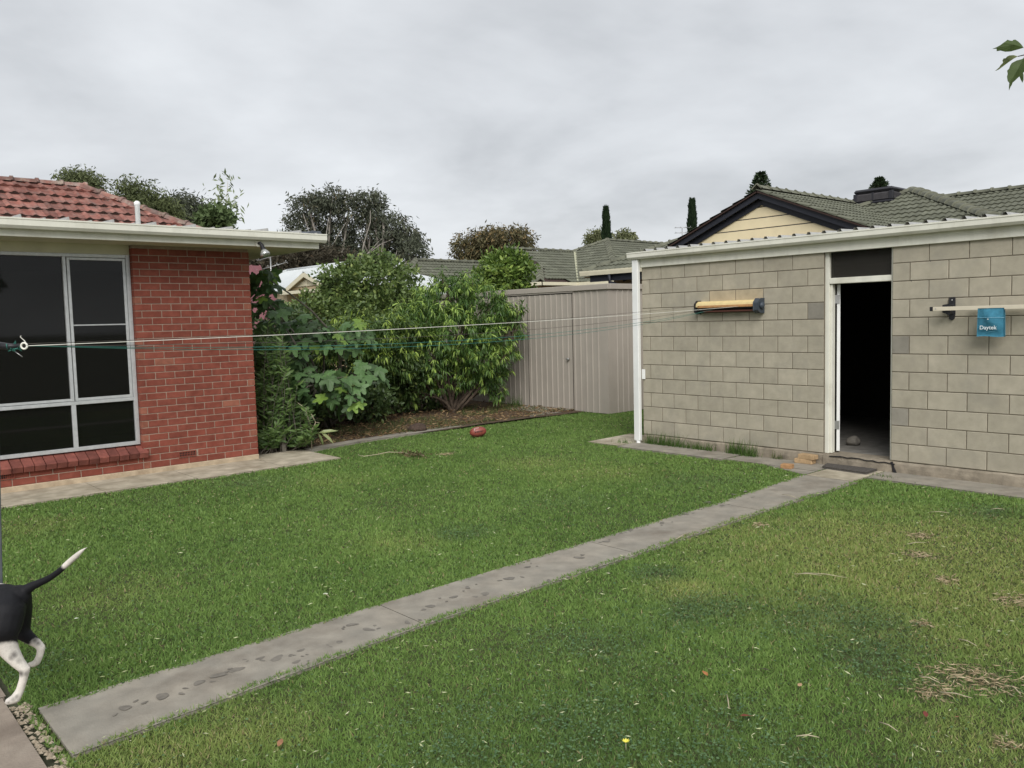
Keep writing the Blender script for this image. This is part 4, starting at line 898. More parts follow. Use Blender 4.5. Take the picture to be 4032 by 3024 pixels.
MB().box((20.3, ya_2+.4, -.03), (xe_+12.5, yA+3, 3.0)).box((xe_+.4, yc_2-w_2+.4, -.03), (xe_+12.5, ya_2+.39, 3.0)).build('wall', MT['wall_tan'], mh)
MB().box((xe_+.0, yc_2-w_2, 2.985), (xe_+13, ya_2+.3, 2.989)).build('soffit', MT['wall_cream'], mh)

# --- far green hip roof between the white roof and the brown gum
fh = empty('far_green_house', (29, 38, 0), 'distant green tiled hip roof behind the round shrub', 'house')
fr = atD(C4(1250, 642), 34.0); fz = fr.z; fx_, fy_ = fr.x, fr.y; rise = 1.6; rn = rise/TG
f1, _ = tiled_face(fh, [P3(fx_-rn, fy_-rn, fz-rise), P3(fx_+9, fy_-rn, fz-rise), P3(fx_+9, fy_, fz), P3(fx_, fy_, fz)], 'tile_green', .32, .34, 150)
f2, _ = tiled_face(fh, [P3(fx_-rn, fy_+rn, fz-rise), P3(fx_-rn, fy_-rn, fz-rise), P3(fx_, fy_, fz)], 'tile_green', .32, .34, 100)
caps(f1, P3(fx_, fy_, fz), P3(fx_+9, fy_, fz), 'cap_green', .28, .42, .1, .02); caps(f2, P3(fx_-rn, fy_-rn, fz-rise), P3(fx_, fy_, fz), 'cap_green', .32, .42, .1, .02, False)
MB().box((fx_-rn+.5, fy_-rn+.5, -.03), (fx_+9, fy_+rn, fz-rise)).build('wall', MT['wall_tan'], fh)

# --- white metal-roofed house with louvred gable
wh = empty('white_roofed_house', (16, 27, 0), 'cream house with white metal roof and louvred gable beyond the fig tree', 'house')
XW = 14.0; ga = onX(CA(840, 475), XW); gl = onX(CA(612, 680), XW); gy, gz = ga.y, ga.z; gh = gl.y-gy; gs_ = (gz-gl.z)/gh
def corrug(parent, p0, p1, p2, p3, name, m, pitch=.20, h=.022):
    """ribbed roof sheet, ribs run p0->p3 ; p0->p1 along the eave"""
    p0, p1, p2, p3 = map(Vector, (p0, p1, p2, p3)); n = max(2, int((p1-p0).length/pitch)); nn = (p1-p0).cross(p3-p0).normalized()
    if nn.z < 0: nn = -nn
    vs = []; 
    for i in range(n+1):
        for fr_, hh_ in ((0, 0), (.70, 0), (.78, h), (.92, h)):
            t = min(1, (i+fr_)/n)
            if i == n and fr_ > 0: continue
            vs += [p0.lerp(p1, t)+nn*hh_, p3.lerp(p2, t)+nn*hh_]
    k = len(vs)//2
    return MB().add(vs, [(2*i, 2*i+2, 2*i+3, 2*i+1) for i in range(k-1)]).build(name, m, parent)
WM = MT['white_metal']; GC = MT['gutter_cream']
corrug(wh, (XW-.1, gy-gh, gl.z), (XW+3.2, gy-gh, gl.z), (XW+3.2, gy, gz), (XW-.1, gy, gz), 'gable_roof', WM)
corrug(wh, (XW+3.2, gy+gh, gl.z), (XW-.1, gy+gh, gl.z), (XW-.1, gy, gz), (XW+3.2, gy, gz), 'gable_roof', WM)
MB().tube([(XW-.1, gy, gz+.01), (XW+3.2, gy, gz+.01)], .05, 8).build('ridge_roll', WM, wh)
for s_ in (1, -1): MB().prism([(XW-.1, gy, gz-.0), (XW-.1, gy+s_*gh*1.04, gz-gh*1.04*gs_), (XW-.1, gy+s_*gh*1.04, gz-gh*1.04*gs_-.14), (XW-.1, gy, gz-.16)], (.04, 0, 0)).build('bargeboard', GC, wh)
vent = MB().prism([(XW+.08, gy-gh, gl.z), (XW+.08, gy+gh, gl.z), (XW+.08, gy, gz-.02)], (.05, 0, 0)).build('gable_panel', MT['wall_cream'], wh)
vb = MB().prism([(XW+.072, gy-gh*.64, gl.z+.10), (XW+.072, gy+gh*.64, gl.z+.10), (XW+.072, gy, gz-.24)], (.006, 0, 0)).build('vent_back', MT['black_plastic'], wh)
nl = 6; vz0, vz1 = gl.z+.10, gz-.24
for i in range(nl):
    z = vz0+(vz1-vz0)*(i+.25)/nl; hw_ = gh*.64*(1-(z-vz0)/(vz1-vz0))
    MB().prism([(XW+.03, gy-hw_, z), (XW+.03, gy+hw_, z), (XW+.065, gy+hw_*.96, z+.055), (XW+.065, gy-hw_*.96, z+.055)], (.006, 0, 0)).build('louvre', GC, vent)
MB().box((XW+.02, gy-.015, vz0-.01), (XW+.029, gy+.015, vz1)).build('vent_mullion', GC, vent)
MB().box((XW-.14, gy-gh-.05, gl.z-.14), (XW-.02, gy+gh+.12, gl.z-.03)).build('gutter', GC, wh)
for ys_ in (1,):
    pass
mr = onX(CA(640, 460), XW+2.6); ml = onX(CA(470, 545), XW+.2); me_z = gl.z
y_end = mr.y; ymr = onX(CA(1330, 395), XW+2.6).y; mz = mr.z; run_ = (mz-me_z)/.40
corrug(wh, (XW+2.6-run_, y_end+run_, me_z), (XW+2.6-run_, ymr, me_z), (XW+2.6, ymr, mz), (XW+2.6, y_end, mz), 'main_roof', WM, .4, .012)
MB().prism([(XW+2.6-run_, y_end+run_, me_z), (XW+2.6, y_end, mz), (XW+2.6+run_, y_end+run_, me_z)], (0, 0, -.03)).build('hip_roof', WM, wh)
MB().tube([(XW+2.6, y_end, mz+.02), (XW+2.6, ymr, mz+.02)], .05, 8).build('ridge_roll', WM, wh)
MB().tube([(XW+2.6-run_, y_end+run_, me_z+.02), (XW+2.6, y_end, mz+.02)], .05, 8).build('ridge_roll', WM, wh)
MB().box((XW+.1, ymr+.3, -.03), (XW+5, y_end+run_-.5, me_z-.05)).build('wall', MT['wall_cream'], wh)
# second small white hip to the right of the round shrub
wr = onX(CA(2060, 492), XW+4.0)
MB().prism([wr, wr+P3(-2.2, -2.2, -.9), wr+P3(2.5, -2.2, -.9)], (0, 0, -.03)).prism([wr, wr+P3(-2.2, -2.2, -.9), wr+P3(-2.2, 4, -.9), wr+P3(0, 4, 0)], (0, 0, -.03)).build('side_hip_roof', WM, wh)
MB().tube([wr+P3(0, 4, .02), wr+P3(0, 0, .02)], .05, 8).build('ridge_roll', WM, wh)
MB().box(wr+P3(-1.7, -1.7, -wr.z), wr+P3(2, 4, -.95)).build('wall', MT['wall_cream'], wh)
# --- pink metal roof further left
pkh = empty('pink_roofed_house', (9, 27, 0), 'faded pink ribbed metal roof house just past the brick house corner', 'house')
pa, pb = atD(CA(120, 404), 24.0), atD(CA(350, 405), 24.0); pz = pb.z
pe = P3(pb.x+.02, pb.y-2.1, pz-2.3)
corrug(pkh, (pe.x-6, pe.y, pe.z), pe, (pb.x, pb.y, pz), (pb.x-6, pb.y, pz), 'roof_sheet', MT['pink_metal'], .25, .03)
corrug(pkh, (pb.x, pb.y+2.1, pe.z), (pb.x-6, pb.y+2.1, pe.z), (pb.x-6, pb.y, pz), (pb.x, pb.y, pz), 'roof_sheet', MT['pink_metal'], .25, .03)
MB().prism([P3(pb.x-.2, pb.y-1.7, pe.z), P3(pb.x-.2, pb.y+1.7, pe.z), P3(pb.x-.2, pb.y, pz-.15)], (-.1, 0, 0)).build('gable_panel', MT['wall_cream'], pkh)
MB().box((pe.x-6, pe.y+.4, -.03), (pe.x-.2, pe.y+3.8, pe.z-.02)).build('wall', MT['wall_tan'], pkh)
# --- TV antennas
def antenna(base, top, label, parent_dir, n=4, L=.5):
    o = empty('tv_antenna', base, label, 'antenna'); base, top = Vector(base), Vector(top)
    MB().tube([base, top], .02, 8).build('mast', MT['steel'], o); d = Vector(parent_dir).normalized(); sd = d.cross(Vector((0, 0, 1)))
    for kz in (0, -.28):
        bm_ = MB().tube([top-d*L*.8+P3(0, 0, kz), top+d*L+P3(0, 0, kz)], .012, 6).build('boom', MT['steel'], o)
        for i in range(n):
            c = top+d*(L*(-.7+1.6*i/(n-1)))+P3(0, 0, kz); e_ = .22
            MB().tube([c-sd*e_, c, c+sd*e_], .008, 6).tube([c, c+P3(0, 0, .07)], .008, 6).build('element', MT['steel'], bm_)
a_top = atD(CA(455, 310), 24.0); antenna((a_top.x, a_top.y, 2.4), a_top, 'grey TV antenna above the pink metal roof', (.75, -.66, 0.25))
a2 = atD(C6(1580, 495), 45.0); antenna((a2.x, a2.y, 2.0), a2, 'tiny TV antenna left of the cream gable', (.75, -.66, 0), 4, .5)

# ================================================================== PLANTS
def lerp3(a, b, t): return np.asarray(a)[None, :]*(1-t)[:, None]+np.asarray(b)[None, :]*t[:, None]
def unit(v): return v/np.maximum(np.linalg.norm(v, axis=1, keepdims=True), 1e-9)
# leaf outlines: (along, across, up), unit length
TPL = {
 'lance': (np.array([(0, 0, 0), (.3, .105, .02), (.3, -.105, .02), (.3, 0, -.01), (.66, .095, -.06), (.66, -.095, -.06), (.66, 0, -.085), (1, 0, -.24)]), [(0, 3, 1), (0, 2, 3), (1, 3, 6, 4), (3, 2, 5, 6), (4, 6, 7), (6, 5, 7)]),
 'oval': (np.array([(0, 0, 0), (.35, .24, .04), (.35, -.24, .04), (.4, 0, -.01), (.75, .17, -.03), (.75, -.17, -.03), (1, 0, -.13)]), [(0, 3, 1), (0, 2, 3), (1, 3, 6, 4), (3, 2, 5, 6)]),
 'diamond': (np.array([(0, 0, 0), (.5, .28, .03), (1, 0, -.06), (.5, -.28, .03)]), [(0, 3, 2, 1)]),
 'sliver': (np.array([(0, 0, 0), (.5, .10, 0), (1, 0, -.12), (.5, -.10, 0)]), [(0, 3, 2, 1)]),
 'blade': (np.array([(0, .5, 0), (0, -.5, 0), (1, 0, 0)]), [(0, 1, 2)]),
}
def leaf_mesh(name, pos, dirv, size, cols, tpl, m, parent=None, roll=None, width=1.0, kind=None, origin=None):
    """one mesh made of many single leaves, each with its own direction, length and tone"""
    T, F = TPL[tpl]; n = len(pos); d = unit(dirv)
    rv = RNG.normal(size=(n, 3)) if roll is None else roll
    up = unit(rv-d*np.sum(rv*d, 1)[:, None]); sd = np.cross(up, d)
    size = np.broadcast_to(np.asarray(size, float), (n,)); width = np.broadcast_to(np.asarray(width, float), (n,))
    V = pos[:, None, :]+size[:, None, None]*(d[:, None, :]*T[None, :, 0:1]+sd[:, None, :]*(T[None, :, 1:2]*width[:, None, None])+up[:, None, :]*T[None, :, 2:3])
    k = len(T); V = V.reshape(-1, 3); org = V.mean(0) if origin is None else np.asarray(origin, float)
    lens = np.array([len(f) for f in F]); flat = np.concatenate([np.array(f) for f in F])
    me = bpy.data.meshes.new(name); me.vertices.add(len(V)); me.vertices.foreach_set('co', (V-org).astype(np.float32).ravel())
    li = (flat[None, :]+(np.arange(n)*k)[:, None]).ravel().astype(np.int32); me.loops.add(len(li)); me.loops.foreach_set('vertex_index', li)
    tl = np.tile(lens, n); me.polygons.add(len(tl)); st = np.concatenate([[0], np.cumsum(tl)[:-1]]).astype(np.int32); me.polygons.foreach_set('loop_start', st)
    try: me.polygons.foreach_set('loop_total', tl.astype(np.int32))
    except Exception: pass
    me.polygons.foreach_set('use_smooth', np.zeros(len(tl), bool)); me.update(calc_edges=True)
    ca = me.color_attributes.new('Col', 'FLOAT_COLOR', 'POINT'); c4 = np.ones((n, k, 4), np.float32); c4[:, :, :3] = cols[:, None, :]; ca.data.foreach_set('color', c4.ravel())
    me.materials.append(m); o = place(name, me, parent, org); return tag(o, kind=kind)
def blob_points(blobs, n, shell=0.45):
    """points in the outer part of ellipsoidal blobs [(centre, (rx,ry,rz))]; returns points and outward directions"""
    w = np.array([b[1][0]*b[1][1]+b[1][0]*b[1][2] for b in blobs]); idx = RNG.choice(len(blobs), n, p=w/w.sum())
    c = np.array([list(b[0]) for b in blobs])[idx]; r = np.array([list(b[1]) for b in blobs])[idx]
    d = unit(RNG.normal(size=(n, 3))); rad = (shell+(1-shell)*RNG.random(n))**(.6)
    lump = 1+.16*np.sin(d[:, 0]*5+idx*1.7)+.13*np.sin(d[:, 1]*6.3+idx*.9+1)+.12*np.sin(d[:, 2]*7+idx*2.3)
    return c+d*r*(rad*lump)[:, None], d
def crown(parent, name, blobs, nclu, nleaf, spread, size, tpl, m, dark, light, tip=None, droop=0.0, outw=0.6, shell=.45, width=1.0, tipfrac=.18, kind=None, sizevar=.3, upb=0.15):
    P, O = blob_points(blobs, nclu, shell)
    tone = RNG.random(nclu); idx = np.repeat(np.arange(nclu), nleaf); n = len(idx)
    ax = unit(O[idx]*.7+RNG.normal(size=(n, 3))*.5+np.array([0, 0, upb])); t = RNG.random(n)
    pos = P[idx]+ax*(t*spread)[:, None]+RNG.normal(size=(n, 3))*spread*.16
    d = unit(O[idx]*outw+RNG.normal(size=(n, 3))*.75+np.array([0, 0, -droop])); 
    tt = np.clip(tone[idx]*.65+RNG.random(n)*.35, 0, 1); col = lerp3(dark, light, tt)
    if tip is not None:
        tips = RNG.random(nclu) < tipfrac; mk = tips[idx] & (t > .35); col[mk] = lerp3(light, tip, RNG.random(mk.sum()))
    return leaf_mesh(name, pos, d, size*(1-sizevar+2*sizevar*RNG.random(n)), col, tpl, m, parent, width=width, kind=kind)
def limb(b, a, c, r0, r1, bend=.12, n=7, seg=7):
    a, c = Vector(a), Vector(c); L = (c-a).length; o1 = Vector(RNG.normal(size=3))*L*bend; pts = []
    for i in range(n+1):
        t = i/n; pts.append(a.lerp(c, t)+o1*(math.sin(math.pi*t)*.7)+Vector((0, 0, 1))*L*.06*math.sin(math.pi*t))
    b.tube(pts, [r0+(r1-r0)*(i/n) for i in range(n+1)], seg); return pts
def pxblob(px, py, rx, ry, D, depth=None):
    """ellipsoid seen at 2212-wide pixel (px,py) with pixel radii rx, ry at image depth D"""
    c = atD(S(px, py), D); k = K*D/FPX; a, z = rx*k, ry*k; return (np.array(c), (a, depth or a, z))
def tree(name, label, cat, base, blobs, bark, trunk_r, crown_kw, group=None, split=.35, tw=10, limbs_r=.4):
    o = empty(name, base, label, cat, group); b = MB(); base = Vector(base)
    cs = [Vector(bl[0]) for bl in blobs]; mean = sum(cs, Vector())/len(cs); fork = base.lerp(mean, split); fork.x += RNG.normal()*.02*(mean-base).length
    limb(b, base-Vector((0, 0, .05)), fork, trunk_r, trunk_r*.75, .05, 6, 9)
    for c, bl in zip(cs, blobs):
        limb(b, fork, c+Vector((0, 0, -.2*bl[1][2])), trunk_r*limbs_r*1.2, trunk_r*.22, .13)
        for _ in range(tw):
            d = unit(RNG.normal(size=(1, 3)))[0]; e_ = Vector(np.array(bl[0])+d*np.array(bl[1])*.8); limb(b, c.lerp(fork, RNG.random()*.35), e_, trunk_r*.18, trunk_r*.05, .1, 5, 5)
    b.build('trunk', MT[bark], o); crown(o, 'crown', blobs, **crown_kw); return o
LF, LM = MT['leaf'], MT['leaf_matte']
# --- far gum trees
D1 = 58.0
gumA = [pxblob(668, 448, 34, 26, D1), pxblob(715, 432, 34, 20, D1), pxblob(752, 455, 26, 30, D1), pxblob(638, 492, 22, 18, D1), pxblob(690, 488, 30, 18, D1+1), pxblob(650, 520, 34, 18, D1), pxblob(735, 505, 34, 20, D1+1), pxblob(700, 548, 62, 22, D1+1)]
gumB = [pxblob(795, 440, 26, 22, D1), pxblob(818, 466, 26, 24, D1), pxblob(792, 492, 22, 18, D1), pxblob(848, 492, 30, 24, D1), pxblob(880, 520, 30, 28, D1), pxblob(896, 552, 20, 26, D1-1), pxblob(835, 535, 40, 26, D1+1), pxblob(790, 550, 50, 26, D1+2)]
gk = dict(nclu=1500, nleaf=20, spread=.7, size=.30, tpl='sliver', m=LM, dark=(.045, .054, .036), light=(.15, .165, .115), droop=.75, outw=.3, shell=.3, width=1.5, tip=(.13, .10, .055), tipfrac=.10)
gb = onZ(S(720, 690), 0.0)
def base_of(q, D): p = atD(S(*q), D); return (p.x, p.y, 0)
g1 = tree('gum_tree', 'tall dark gum tree with two rounded tops, its left half', 'tree', base_of((712, 600), D1), gumA, 'bark_pale', .24, dict(gk, nclu=560), 'gum trees on the skyline')
g2 = tree('gum_tree', 'tall gum tree with pale forked limbs right of the tallest dark gum', 'tree', base_of((778, 600), D1), gumB, 'bark_pale', .26, dict(gk, nclu=600), 'gum trees on the skyline')
def limb_px(par, pts, D, r0, r1):
    P = [atD(S(*p), D) for p in pts]; MB().tube(P, [r0+(r1-r0)*i/(len(P)-1) for i in range(len(P))], 7).build('limb', MT['bark_limb'], par)
mat('bark_limb', (0.30, 0.275, 0.24), .9, .3, 2)
limb_px(g1, [(698, 640), (692, 580), (678, 530), (664, 490), (655, 462)], D1-1.0, .055, .02); limb_px(g1, [(694, 590), (712, 545), (728, 512), (748, 480)], D1-1.0, .045, .02); limb_px(g1, [(690, 572), (703, 520), (710, 470)], D1-1.0, .045, .02)
limb_px(g2, [(765, 640), (772, 590), (790, 552), (818, 522), (842, 500)], D1-1.0, .055, .02); limb_px(g2, [(790, 552), (822, 528), (850, 516)], D1-1.0, .045, .02); limb_px(g2, [(778, 580), (785, 530), (800, 480), (800, 455)], D1-1.0, .055, .02); limb_px(g2, [(850, 640), (848, 580), (858, 540)], D1-1.0, .045, .02)
gumC = [pxblob(575, 575, 52, 36, 47), pxblob(640, 560, 56, 30, 48), pxblob(705, 572, 50, 26, 49), pxblob(610, 600, 70, 30, 47)]
tree('scrub_tree', 'low dark brown tree mass under the eaves behind the pink roof', 'tree', base_of((630, 640), 47), gumC, 'bark_pale', .2, dict(gk, nclu=900, dark=(.035, .031, .021), light=(.10, .086, .058), tip=(.14, .095, .06), droop=.2, size=.30))
gumD = [pxblob(1065, 520, 44, 24, 70), pxblob(1110, 522, 42, 24, 70), pxblob(1040, 545, 36, 26, 70), pxblob(1005, 538, 26, 26, 70), pxblob(1125, 550, 30, 22, 71), pxblob(1070, 558, 60, 24, 71)]
tree('brown_gum_tree', 'broad gum tree with brown tinged top beside the green roofs', 'tree', base_of((1075, 590), 70), gumD, 'bark_pale', .35, dict(gk, nclu=700, dark=(.055, .052, .030), light=(.165, .150, .075), tip=(.27, .19, .09), tipfrac=.35, size=.34))
# --- trees above the red roof
tree('hazy_tree', 'small rounded tree top peeping over the red ridge', 'tree', base_of((175, 560), 45), [pxblob(160, 393, 16, 8, 45), pxblob(190, 397, 13, 9, 45), pxblob(175, 414, 26, 12, 45)], 'bark_grey', .2, dict(gk, nclu=420, dark=(.06, .075, .03), light=(.20, .23, .11), size=.22, tip=None))
tree('willowy_tree', 'bushy olive tree showing above the red roof hip', 'tree', base_of((320, 560), 40), [pxblob(284, 424, 24, 16, 40), pxblob(322, 434, 22, 15, 40), pxblob(312, 466, 48, 22, 40), pxblob(362, 466, 20, 14, 40)], 'bark_grey', .2, dict(gk, nclu=520, dark=(.050, .062, .028), light=(.17, .20, .085), size=.22, tip=None))
tree('dark_gum_tree', 'dark thin crowned gum between the red roof and bamboo', 'tree', base_of((420, 570), 50), [pxblob(388, 446, 18, 14, 50), pxblob(425, 456, 18, 14, 50), pxblob(412, 482, 34, 20, 50)], 'bark_grey', .16, dict(gk, nclu=300, size=.26, tip=None))
bam = empty('bamboo', base_of((462, 560), 28), 'pale feathery bamboo spray rising above the metal deck', 'bamboo'); bb = MB(); cp = []
for (tx, ty, bx) in ((492, 392, 455), (500, 440, 462), (478, 425, 452), (452, 445, 446)):
    t0, b0_ = atD(S(tx, ty), 28), Vector(base_of((bx, 560), 28)); cp += limb(bb, b0_, t0, .03, .006, .03, 14, 5)[6:]
bb.build('cane', MT['twig_pale'], bam)
cpn = np.array([list(p) for p in cp]); ii = RNG.integers(0, len(cpn), 900); pos = cpn[ii]+RNG.normal(size=(900, 3))*np.array([.22, .22, .2])
leaf_mesh('leaves', pos, RNG.normal(size=(900, 3))+np.array([0, 0, -.3]), .16+.14*RNG.random(900), lerp3((.12, .16, .07), (.28, .33, .18), RNG.random(900)), 'sliver', LM, bam, width=1.4)
low = [pxblob(465, 478, 26, 18, 27)]
crown(bam, 'lower_leaves', low, 160, 9, .3, .2, 'diamond', LM, (.05, .08, .03), (.16, .22, .09))
# --- cypresses, Norfolk pines, distant bushes
def cypress(px, ytop, ybot, hw, D, label):
    o = empty('cypress_tree', base_of((px, 640), D), label, 'tree'); t, b_ = atD(S(px, ytop), D), atD(S(px, ybot+70), D); k = K*D/FPX; n = 5200
    u = RNG.random(n); h = t.z-b_.z; r = hw*k*np.clip(1.15*(1-u)**.62+.02, 0, 1)*np.clip(.55+u*4, 0, 1)
    a = RNG.random(n)*6.283; rr = r*np.sqrt(RNG.random(n))*(1+.18*np.sin(a*3+u*22)); pos = np.stack([t.x+rr*np.cos(a), t.y+rr*np.sin(a), b_.z+u*h], 1)
    leaf_mesh('crown', pos, np.stack([np.cos(a)*.35, np.sin(a)*.35, np.ones(n)], 1), .30+.25*RNG.random(n), lerp3((.010, .022, .010), (.035, .06, .026), RNG.random(n)), 'sliver', LM, o, width=1.4)
    MB().tube([(t.x, t.y, 0), (t.x, t.y, t.z-.5)], [.15, .03], 6).build('trunk', MT['bark'], o)
cypress(1309, 458, 522, 8.2, 55, 'dark pencil cypress standing above the middle green roof'); cypress(1495, 441, 510, 9.2, 55, 'dark pencil cypress left of the cream gable')
def norfolk(px, ytop, ybot, hw, D, label):
    o = empty('norfolk_pine', base_of((px, 620), D), label, 'tree'); k = K*D/FPX; t = atD(S(px, ytop), D); H = (ybot-ytop)*k*2.2; b = MB(); P = []; Dv = []
    b.tube([(t.x, t.y, 0), (t.x, t.y, t.z)], [.35, .04], 7); nt_ = 13
    for i in range(nt_):
        f = i/(nt_-1); z = t.z-H*f**1.05; L = (hw*k)*min(1.25, .15+1.25*f*2.2*.55+.1)
        for j in range(7):
            a = j*.898+i*.5; e_ = Vector((t.x+L*math.cos(a), t.y+L*math.sin(a), z+L*.32)); b.tube([(t.x, t.y, z), e_], [.05, .015], 4)
            m = 26; s_ = RNG.random(m)**.7; base = np.array([t.x, t.y, z]); P.append(base+(np.array(e_)-base)*s_[:, None]+RNG.normal(size=(m, 3))*.05*L); Dv.append(np.tile(np.array([math.cos(a), math.sin(a), .7]), (m, 1))+RNG.normal(size=(m, 3))*.5)
    b.build('trunk', MT['bark'], o); P = np.concatenate(P); Dv = np.concatenate(Dv); n = len(P)
    leaf_mesh('crown', P, Dv, hw*k*.30*(.7+.6*RNG.random(n)), lerp3((.016, .030, .014), (.055, .085, .038), RNG.random(n)), 'sliver', LM, o, width=2.2)
norfolk(1643, 378, 418, 24, 85, 'dark tiered pine behind the cream gable apex'); norfolk(1900, 388, 412, 20, 95, 'tiered pine tip just above the black roof cooler')
for (a, b_, c, d_, lab) in ((1292, 515, 20, 9, 'pale bush left of the cypress on the middle roof line'), (1350, 516, 14, 8, 'pale bush right of the cypress on the middle roof line')):
    tree('distant_bush', lab, 'bush', base_of((a, 640), 60), [pxblob(a, b_, c, d_, 60), pxblob(a+4, b_+8, c, d_, 60)], 'bark_grey', .1, dict(gk, nclu=150, size=.3, spread=.5, dark=(.10, .12, .055), light=(.24, .25, .13), tip=None))
# --- round shrub tree
D2 = 19.0
rb2 = [pxblob(800, 612, 92, 54, D2, 1.0), pxblob(745, 650, 60, 48, D2-.3, .9), pxblob(860, 665, 64, 48, D2-.5, .9), pxblob(800, 700, 95, 55, D2-.6, 1.0), pxblob(845, 740, 60, 55, D2-.9, .8), pxblob(680, 690, 48, 50, D2-.6, .7)]
tree('round_shrub', 'dense rounded shrub tree behind the fig with small glossy leaves', 'shrub', onZ(S(800, 872)), rb2, 'bark', .09, dict(nclu=2600, nleaf=9, spread=.16, size=.095, tpl='oval', m=LF, dark=(.058, .102, .028), light=(.185, .255, .075), tip=(.34, .41, .13), tipfrac=.16, shell=.5, outw=.6, width=1.1), tw=6)
# --- lemon tree behind the metal shed
D3 = 20.5
lb = [pxblob(1075, 592, 42, 28, D3, .7), pxblob(1108, 582, 30, 26, D3, .6), pxblob(1090, 615, 50, 26, D3, .7), pxblob(1100, 562, 12, 14, D3, .3), pxblob(1068, 566, 10, 12, D3, .3), pxblob(1055, 640, 40, 40, D3, .7)]
tree('lemon_tree', 'bright green citrus tree showing above the metal shed roof', 'tree', (15.3, 15.2, 0) if False else base_of((1085, 700), D3), lb, 'bark', .06, dict(nclu=620, nleaf=10, spread=.2, size=.125, tpl='oval', m=LF, dark=(.045, .085, .018), light=(.15, .24, .045), tip=(.33, .44, .10), tipfrac=.4, shell=.35, width=.95, outw=.7, upb=.5), tw=5)
# --- peach tree
D4 = 16.9
pb_ = [pxblob(965, 642, 58, 44, D4, .65), pxblob(1040, 668, 58, 48, D4, .6), pxblob(920, 690, 55, 48, D4-.3, .6), pxblob(1000, 720, 75, 52, D4-.3, .75), pxblob(1075, 715, 45, 58, D4, .5), pxblob(925, 760, 50, 50, D4-.4, .6), pxblob(1030, 770, 62, 48, D4-.2, .65), pxblob(1000, 612, 30, 24, D4, .4), pxblob(905, 810, 36, 46, D4-.6, .5), pxblob(1050, 812, 36, 26, D4-.2, .4), pxblob(985, 815, 55, 40, D4, .6), pxblob(1108, 690, 20, 20, D4, .25), pxblob(1120, 672, 10, 14, D4, .15), pxblob(1122, 715, 12, 14, D4, .15), pxblob(955, 600, 14, 16, D4, .2), pxblob(1072, 640, 18, 20, D4, .25), pxblob(880, 670, 20, 20, D4-.3, .25), pxblob(1085, 800, 14, 16, D4, .2), pxblob(880, 855, 20, 18, D4-.7, .25), pxblob(1070, 850, 16, 20, D4-.1, .2), pxblob(930, 625, 16, 18, D4, .2)]
pe_base = onZ(S(975, 882)); pe_base = Vector((10.15, 13.25, 0.02))
peach = empty('peach_tree', pe_base, 'peach tree with long drooping bright green leaves before the metal shed', 'tree'); b = MB()
for bl in pb_:
    pts = limb(b, pe_base+Vector((RNG.normal()*.05, RNG.normal()*.05, -.02)), Vector(bl[0]), .034, .010, .10, 8, 7)
    for _ in range(5):
        d = unit(RNG.normal(size=(1, 3)))[0]; limb(b, pts[5], Vector(np.array(bl[0])+d*np.array(bl[1])*.85), .010, .003, .08, 4, 5)
b.build('trunk', MT['bark'], peach)
# leaf whorls: each twig carries a tuft that arches outward and hangs
def tufts(parent, name, blobs, ntw, per, size, dark, light, tip, tipfrac, m=LF, shell=.5, tpl='lance', hang=1.1, width=1.0):
    Pp, O = blob_points(blobs, ntw, shell); idx = np.repeat(np.arange(ntw), per); n = len(idx); j = np.tile(np.arange(per), ntw)/per
    stem = unit(O*.8+np.array([0, 0, .35])+RNG.normal(size=O.shape)*.3); a = RNG.random(n)*6.283
    s1 = unit(np.cross(stem, np.array([.3, .2, .9]))); s2 = np.cross(stem, s1)
    pos = Pp[idx]+stem[idx]*((j-.5)*size*1.5)[:, None]
    rad = s1[idx]*np.cos(a)[:, None]+s2[idx]*np.sin(a)[:, None]
    d = unit(rad*.8+stem[idx]*(.25+.5*j)[:, None]+np.array([0, 0, -1.0])*(hang*(1.05-j*.75))[:, None]+RNG.normal(size=(n, 3))*.18)
    young = RNG.random(ntw) < tipfrac; tone = RNG.random(ntw)
    tt = np.clip(.6*tone[idx]+.4*RNG.random(n), 0, 1); col = lerp3(dark, light, tt); yk = young[idx] & (j > .25); col[yk] = lerp3(light, tip, np.clip(j[yk]+.2*RNG.random(yk.sum()), 0, 1))
    upv = np.tile(np.array([0, 0, 1.0]), (n, 1))+rad*.5+RNG.normal(size=(n, 3))*.25
    return leaf_mesh(name, pos, d, size*(.7+.6*RNG.random(n)), col, tpl, m, parent, roll=upv, width=width)
tufts(peach, 'crown', pb_, 1500, 14, .125, (.042, .096, .024), (.145, .250, .056), (.36, .50, .11), .38, width=.85, hang=1.35)
pb2 = [pxblob(765, 715, 44, 36, 15.2, .5), pxblob(815, 735, 46, 40, 15.4, .5), pxblob(720, 745, 34, 34, 14.8, .4), pxblob(850, 700, 30, 34, 15.6, .4), pxblob(800, 780, 44, 36, 15.2, .4), pxblob(860, 780, 36, 44, 15.6, .4), pxblob(885, 720, 28, 40, 16.0, .35)]
pc2 = Vector((8.7, 13.6, .02)); peach2 = empty('young_peach_tree', pc2, 'second drooping leaved tree between the fig and the larger peach', 'tree'); b = MB()
for bl in pb2: limb(b, pc2+Vector((RNG.normal()*.06, RNG.normal()*.06, -.02)), Vector(bl[0]), .022, .007, .1, 8, 6)
b.build('trunk', MT['bark'], peach2)
tufts(peach2, 'crown', pb2, 620, 13, .12, (.034, .075, .018), (.125, .205, .045), (.36, .48, .09), .38, width=.85, hang=1.3)
